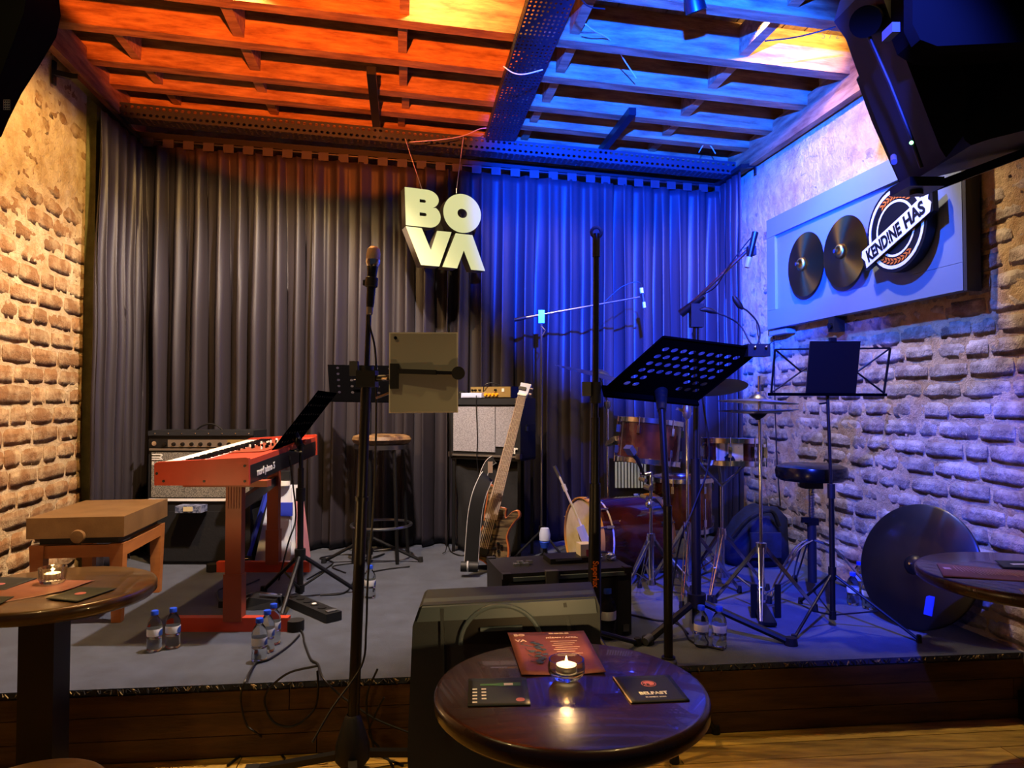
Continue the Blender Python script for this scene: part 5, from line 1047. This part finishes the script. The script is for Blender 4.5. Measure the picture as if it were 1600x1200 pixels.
# ---- bottles ----
def bottle(label, loc, h=.172, rz=0, group=None):
    r = .031*h/.172; t = thing('water_bottle', label, 'bottle', loc, 0, group); o = V(loc)
    pr = [(0,.003),(r*.8,.0),(r*.98,.006),(r,.02),(r*.94,.03),(r,.04),(r*.96,.05),(r,.06),(r,.11),(r*.93,.122),(r*.7,.138),(r*.42,.150),(r*.40,.158)]
    k = h/.172; outer = [(a,b2*k) for a,b2 in pr]
    MB().lathe(outer, o, n=24).build('bottle_body', 'bottle', t, smooth=50)
    MB().lathe([(0,.006*k),(r*.9,.006*k),(r*.93,.02*k),(r*.93,.055*k),(0,.055*k)], o, n=20).build('water', 'water', t)
    MB().lathe([(r*1.005,.068*k),(r*1.015,.070*k),(r*1.015,.096*k),(r*1.005,.098*k)], o, n=28).build('label', 'label', t)
    cpp = MB().lathe([(0,.174*k),(r*.46,.174*k),(r*.50,.171*k),(r*.50,.156*k),(r*.42,.156*k)], o, n=20).build('cap', 'blue_cap', t)
    return t
bt = [((241,1017),'left one of two water bottles on the stage edge right of the candle table',.172),((270,1012),'right one of two water bottles on the stage edge right of the candle table',.172),
((405,1033),'front one of three water bottles at the foot of the red stand',.176),((417,1018),'middle one of three water bottles at the foot of the red stand',.176),((427,1006),'rear one of three water bottles at the foot of the red stand',.176),
((578,934),'single water bottle on the open carpet behind the front microphone stand',.176),((949,997),'taller water bottle beside the black case right of the bare stand',.225),
((1096,1010),'left one of two water bottles between the two black stand feet',.178),((1124,1012),'right one of two water bottles between the two black stand feet',.178),
((1333,945),'left blue lit water bottle beside the large dark disc',.17),((1357,951),'right blue lit water bottle touching the large dark disc',.17),((1343,925),'rear blue lit water bottle by the wall behind the two others',.17)]
for (px,py), lb, h in bt: bottle(lb, S(px,py)+Z*.001, h)
# ---- tables ----
def round_top(t, c, r, zt, th, m, me_):
    MB().lathe([(0,zt),(r-.012,zt),(r-.004,zt-.003),(r,zt-.010),(r,zt-th+.012),(r-.012,zt-th),(0,zt-th)], (c[0],c[1],0), n=72).build('table_top', m, t, smooth=50)
tc1 = (.13,1.60); zt = .73; t = thing('round_table', 'round dark brown table in the foreground centre with a candle and flyer', 'table', (tc1[0],tc1[1],0))
round_top(t, tc1, .302, zt, .045, 'table_wood', 0)
MB().cyl((tc1[0],tc1[1],.04),(tc1[0],tc1[1],zt-.045),.035,n=24).build('pedestal','black_metal',t)
for k in range(4): a = R(35+90*k); MB().bar((tc1[0],tc1[1],.05),(tc1[0]+.24*math.cos(a),tc1[1]+.24*math.sin(a),.02),.04,.03).build('foot','black_metal',t,bevel=.004)
tc2 = (-1.56,2.44); t = thing('round_table', 'round candle lit table with thick black pedestal at the left edge', 'table', (tc2[0],tc2[1],0)); zt2 = .735
round_top(t, tc2, .315, zt2, .045, 'table_warm', 0)
MB().box((tc2[0]-.03,tc2[1],.37),(.12,.09,.64)).build('pedestal','black',t,bevel=.01); MB().lathe([(0,.02),(.17,.016),(.2,.008),(.2,.001),(0,.001)],(tc2[0]-.03,tc2[1]-.0,0),n=30).build('base_plate','black_metal',t)
tc3 = (1.895,2.585); t = thing('round_table', 'round brown table cropped by the right edge before the dark disc', 'table', (tc3[0],tc3[1],0)); zt3 = .745
round_top(t, tc3, .385, zt3, .045, 'table_wood', 0)
MB().cyl((tc3[0]+.06,tc3[1],.03),(tc3[0]+.06,tc3[1],zt3-.045),.03,n=20).build('pedestal','black_metal',t); MB().lathe([(0,.02),(.17,.016),(.19,.008),(.19,.001),(0,.001)],(tc3[0]+.12,tc3[1]-.08,0),n=30).build('base_plate','black_metal',t)
c = (-1.144,1.69); t = thing('low_stool', 'low round brown wooden stool top at the bottom left corner', 'stool', (c[0],c[1],0))
MB().lathe([(0,.45),(.155,.45),(.17,.444),(.172,.42),(.155,.412),(0,.412)],(c[0],c[1],0),n=48).build('seat','table_warm',t,smooth=50)
for k in range(4): a = R(20+90*k); MB().cyl((c[0]+.10*math.cos(a),c[1]+.10*math.sin(a),.41),(c[0]+.15*math.cos(a),c[1]+.15*math.sin(a),.002),.014).build('leg','bench_wood',t)
# ---- things on the tables ----
def OZ(px,py,z): return S(px,py,z)
def paper(name, label, cat, quad, z, m, th=.002, curl=0, bev=0):
    q_ = [OZ(px,py,z) for px,py in quad]; nx, ny = 10, 10; b = bmesh.new(); g = []
    for i in range(nx+1):
        col = []
        for j in range(ny+1):
            a, d = i/nx, j/ny; p = (q_[0]*(1-a)+q_[1]*a)*(1-d)+(q_[3]*(1-a)+q_[2]*a)*d
            col.append(b.verts.new(p+Z*(th/2+.0006+curl*(abs(a-.5)*2)**3*(.4+.6*abs(math.sin(d*5)))+curl*.25*math.sin(a*9)*math.sin(d*2))))
        g.append(col)
    for i in range(nx):
        for j in range(ny): b.faces.new((g[i][j],g[i][j+1],g[i+1][j+1],g[i+1][j]))
    t = thing(name, label, cat, (q_[0]+q_[2])/2); m_ = MB(); m_.b.free(); m_.b = b; o = m_.build('sheet' if curl else 'card', m, t, smooth=60)
    sm = o.modifiers.new('s','SOLIDIFY'); sm.thickness = th; sm.offset = 0
    return t, q_
def on(q_, a, d, h=.003): return (q_[0]*(1-a)+q_[1]*a)*(1-d)+(q_[3]*(1-a)+q_[2]*a)*d+Z*h
t, q_ = paper('flyer', 'creased red brown event flyer under the candle on the centre table', 'flyer', ((793,990),(912,987),(947,1053),(815,1057)), zt, 'flyer', .0012, .003)
ex_, ey_ = (q_[1]-q_[0]).normalized(), (q_[0]-q_[3]).normalized()
text('BO', 'print_logo', 'ink_pale', t, on(q_,.06,.13,.0055), ex_, ey_, .022, extrude=.0003, bold=.0008); text('VA', 'print_logo', 'ink_pale', t, on(q_,.06,.27,.0052), ex_, ey_, .022, extrude=.0003, bold=.0008)
text('2025', 'print_title', 'ink_pale', t, on(q_,.52,.09,.005), ex_, ey_, .011, extrude=.0003, width=.055, bold=.0003); text('NİSAN / APRIL', 'print_title', 'ink_pale', t, on(q_,.46,.20,.005), ex_, ey_, .012, extrude=.0003, width=.085, bold=.0003)
for k in range(9): MB().bar(on(q_,.50+.03*(k%2),.28+k*.05,.0048), on(q_,.84-.04*(k%3),.28+k*.05,.0048), .0012, .0004).build('print_line', 'ink_pale', t, smooth=0)
rnd = random.Random(5)
for k in range(14): p = on(q_,.22+.09*rnd.random()+.1*(k%3)/3,.30+.5*k/14,.0050); MB().lathe([(0,.0006),(.0075,.0003),(.008,0)], p, n=9).build('printed_bloom', 'ink_blue', t)
for k in range(4): MB().tube([on(q_,.25+.12*k*.3,.40+.1*k,.005), on(q_,.12+.05*k,.34+.15*k,.005), on(q_,.16,.28+.15*k,.005)], .0008, 4).build('printed_twig', 'ink_blue', t)
t, q_ = paper('coaster', 'dark coaster with a printed green bottle on the left of the centre table', 'coaster', ((732,1062),(822,1060),(829,1103),(731,1105)), zt, 'coaster_green', .0018)
ex_, ey_ = (q_[1]-q_[0]).normalized(), (q_[0]-q_[3]).normalized()
for i, (a, d, s_) in enumerate(((.05,.60,'COLD'),(.05,.80,'BEER'))): pass
for a0, n_ in ((.05,5),(.20,4)):
    for k in range(n_): MB().box(on(q_,a0+.06,.42+k*.115,.0026), (.010,.006,.0006), (ex_,ey_,Z)).build('print_block', 'white_print', t, smooth=0)
shape([[(0,-.004),(.03,-.005),(.045,-.009),(.09,-.009),(.09,.009),(.045,.009),(.03,.005),(0,.004)]], 'printed_bottle', 'green_print', t, on(q_,.20,.26,.0026), ex_, ey_, .0006)
MB().box(on(q_,.68,.26,.003), (.02,.012,.0005), (ex_,ey_,Z)).build('printed_label', 'white_print', t); MB().lathe([(0,.0006),(.0095,.0006),(.0095,0)], on(q_,.85,.82,.0024), n=24).build('printed_seal', 'logo_pink', t)
t, q_ = paper('coaster', 'black coaster reading BELFAST with a pink seal on the centre table', 'coaster', ((958,1059),(1046,1056),(1078,1096),(987,1100)), zt, 'coaster', .0018)
ex_, ey_ = (q_[1]-q_[0]).normalized(), (q_[0]-q_[3]).normalized()
text('BELFAST', 'lettering', 'white_print', t, on(q_,.24,.73,.0026), ex_, ey_, .020, extrude=.0003, width=.062, bold=.0006)
MB().lathe([(0,.0004),(.017,.0004),(.017,0)], on(q_,.52,.33,.0025), n=30).build('printed_seal', 'logo_pink', t); MB().lathe([(.0125,.0008),(.0145,.0008)], on(q_,.52,.33,.0025), n=30).build('seal_ring', 'coaster', t); text('RB', 'seal_letters', 'coaster', t, on(q_,.40,.40,.0032), ex_, ey_, .014, extrude=.0003)
text('BLONDE BEER', 'small_print', 'white_print', t, on(q_,.30,.84,.0026), ex_, ey_, .006, extrude=.0002, width=.045)
MB().bar(q_[0]+Z*.0022, q_[3]+Z*.0022, .003, .002).build('card_edge', 'coaster_edge', t)
def candle(label, c, r, h, flute=False, tilt=0):
    c = V(c)+Z*.0035; t = thing('candle_glass', label, 'candle holder', c)
    if flute:
        pr = [(0,.004),(r*.82,0),(r*.88,.004),(r*.97,h*.6),(r,h),(r*.93,h),(r*.88,h*.6),(r*.78,.010),(0,.010)]
    else: pr = [(0,.003),(r*.5,0),(r*.75,.004),(r*.98,h*.4),(r,h*.65),(r*.93,h),(r*.87,h),(r*.90,h*.65),(r*.86,h*.45),(r*.6,.014),(0,.012)]
    MB().lathe(pr, c, n=36).build('glass_cup', 'glass', t, smooth=50)
    if flute:
        for k in range(20): a = 2*PI*k/20; d = V((math.cos(a),math.sin(a),0)); MB().bar(c+d*r*.93+Z*.01, c+d*r*.99+Z*(h-.006), .0035, .003).build('flute', 'glass', t)
    zc_ = h*.52 if flute else h*.62
    MB().lathe([(.0245,zc_-.012),(.0245,zc_+.004),(.0235,zc_+.004),(.0235,zc_-.010)], c, n=24).build('metal_cup', 'tin', t); wx = MB().lathe([(0,zc_-.012),(.0235,zc_-.012),(.0235,zc_),(0,zc_+.001)], c, n=24).build('wax', 'wax', t)
    MB().cyl(c+Z*zc_, c+Z*(zc_+.007), .0008, n=6).build('wick', 'black', wx)
    MB().lathe([(0,zc_+.003),(.0022,zc_+.005),(.0034,zc_+.009),(.0022,zc_+.016),(0,zc_+.024)], c, n=12).build('flame', 'flame', t)
    point('candle_light', c+Z*(zc_+.030), (1,.58,.22), 8.0 if not flute else 8.0, .006); return t
candle('rounded clear glass cup with a lit tea light on the centre table', OZ(885,1063,zt), .043, .045)
candle('fluted clear glass cup with a lit tea light on the left table', OZ(82,911,zt2), .044, .052, True)
t, q_ = paper('flyer', 'orange brown flyer under the fluted candle on the left table', 'flyer', ((30,905),(148,908),(100,925),(-40,950)), zt2, 'flyer_orange', .0012, .003)
for (qd, m_, lb) in ((((72,936),(125,918),(182,920),(120,941)),'coaster_green','green grey coaster with a pale seal right of the left table candle'),(((-60,930),(-15,902),(58,904),(8,922)),'coaster','dark coaster with pink seal left of the fluted candle'),(((-70,950),(-20,932),(22,933),(-4,946)),'coaster_green','green coaster cropped by the left edge of the picture')):
    t, q_ = paper('coaster', lb, 'coaster', qd, zt2+.003, m_, .0018); MB().lathe([(0,.0004),(.017,.0004),(.017,0)], on(q_,.5,.5,.0025), n=24).build('printed_seal', 'logo_pink', t)
t, q_ = paper('flyer', 'orange brown printed flyer on the right edge table', 'flyer', ((1463,881),(1600,893),(1700,915),(1474,902)), zt3, 'flyer_orange', .0012, .003)
for k in range(22): MB().bar(on(q_,.16+.033*k,.22,.005), on(q_,.16+.033*k,.52+.25*random.random(),.005), .0016, .0004).build('print_line', 'ink_pale', t, smooth=0)
for k in range(2): MB().box(on(q_,.06+.035*k,.4,.005), (.012,.03,.0005), rz=-.3).build('print_logo', 'ink_pale', t)
t, q_ = paper('coaster', 'dark green coaster with white print at the back of the right table', 'coaster', ((1554,876),(1660,880),(1680,892),(1568,887)), zt3+.003, 'coaster_green', .0018); MB().box(on(q_,.3,.5,.003), (.06,.02,.0005)).build('print_block', 'white_print', t)
t, q_ = paper('coaster', 'pale coaster corner cropped by the right edge of the picture', 'coaster', ((1592,921),(1650,916),(1670,930),(1606,934)), zt3, 'cream', .0018)
# ---- cables on the stage and floor ----
def lay(pts, lb, r=.0045, m='cable', z=None):
    o = MB().tube(curve_pts(pts,8), r, 6).build('floor_cable', m); tag(o, lb, 'cable')
zc_ = SZ+.006; s = lambda px,py: S(px,py,zc_)
def F_(px,py): return S(px,py,.006)
def FR(px,py):       # on the face of the stage front
    d = ray(px,py); n_ = FY; k = (SF0-FY*.035-V((0,0,EYE))).dot(n_)/d.dot(n_); return V((0,0,EYE))+d*k
lay([s(404,930),s(440,960),s(470,985),s(476,1005),s(486,1030),s(497,1038),FR(505,1060),FR(530,1085),FR(556,1104),FR(590,1125),FR(640,1145)], 'bundled dark cables running off the stage towards the monitor')
lay([s(468,992),s(450,1010),s(420,1030),s(400,1036),FR(384,1062),FR(376,1090),FR(384,1130),FR(400,1145),F_(430,1168),F_(445,1185)], 'black cable loop hanging off the stage left of the microphone stand')
lay([FR(497,1040),FR(450,1052),FR(418,1080),FR(415,1105),FR(430,1130),FR(460,1134),FR(490,1110),FR(497,1080),FR(496,1048)], 'round loop of black cable hanging over the stage front')
lay([F_(355,1196),F_(385,1176),F_(425,1168),F_(500,1170),F_(530,1178),F_(470,1190),F_(440,1210)], 'black cable lying on the yellow floorboards at the bottom left')
lay([FR(590,1045),FR(575,1080),FR(573,1110),FR(580,1150),F_(590,1178),F_(630,1196)], 'cable hanging down the stage front just right of the microphone stand')
lay([FR(600,1090),FR(585,1120),FR(577,1148),F_(600,1176),F_(615,1200)], 'second cable curling onto the floor right of the microphone stand')
lay([s(985,960),s(1020,968),s(1060,975),s(1078,1000),s(1100,1008),s(1130,1015)], 'thin cable crossing the carpet behind the two water bottles')
lay([s(405,905),s(380,915),s(345,920),s(340,930),s(352,945),s(400,940),s(440,930)], 'thin cable curled around the foot of the red upright')
lay([s(500,930),s(540,925),s(560,900),s(600,890),s(640,885)], 'thin cable running across the carpet towards the bar stool')
lay([s(480,905),s(520,880),s(500,872),s(540,866),s(580,872),s(600,865),s(560,878),s(520,885),s(540,895)], 'tangle of thin cable on the carpet under the bar stool')
lay([s(700,850),s(705,862),s(722,868),s(740,862),s(728,856),s(710,860)], 'coil of dark cable beside the left foot of the amplifier stand')
lay([P(1082,520,3.33),P(1100,640,3.32),P(1108,720,3.32),P(1085,790,3.3),P(1062,850,3.3),s(1050,930),s(1055,965),s(1075,990)], 'black cable hanging slack beside the heavy boom stand')
lay([P(452,712,3.85),P(458,760,3.85),P(462,810,3.87),P(450,850,3.87),s(436,905),s(425,940)], 'thin cable hanging beside the keyboard music stand')
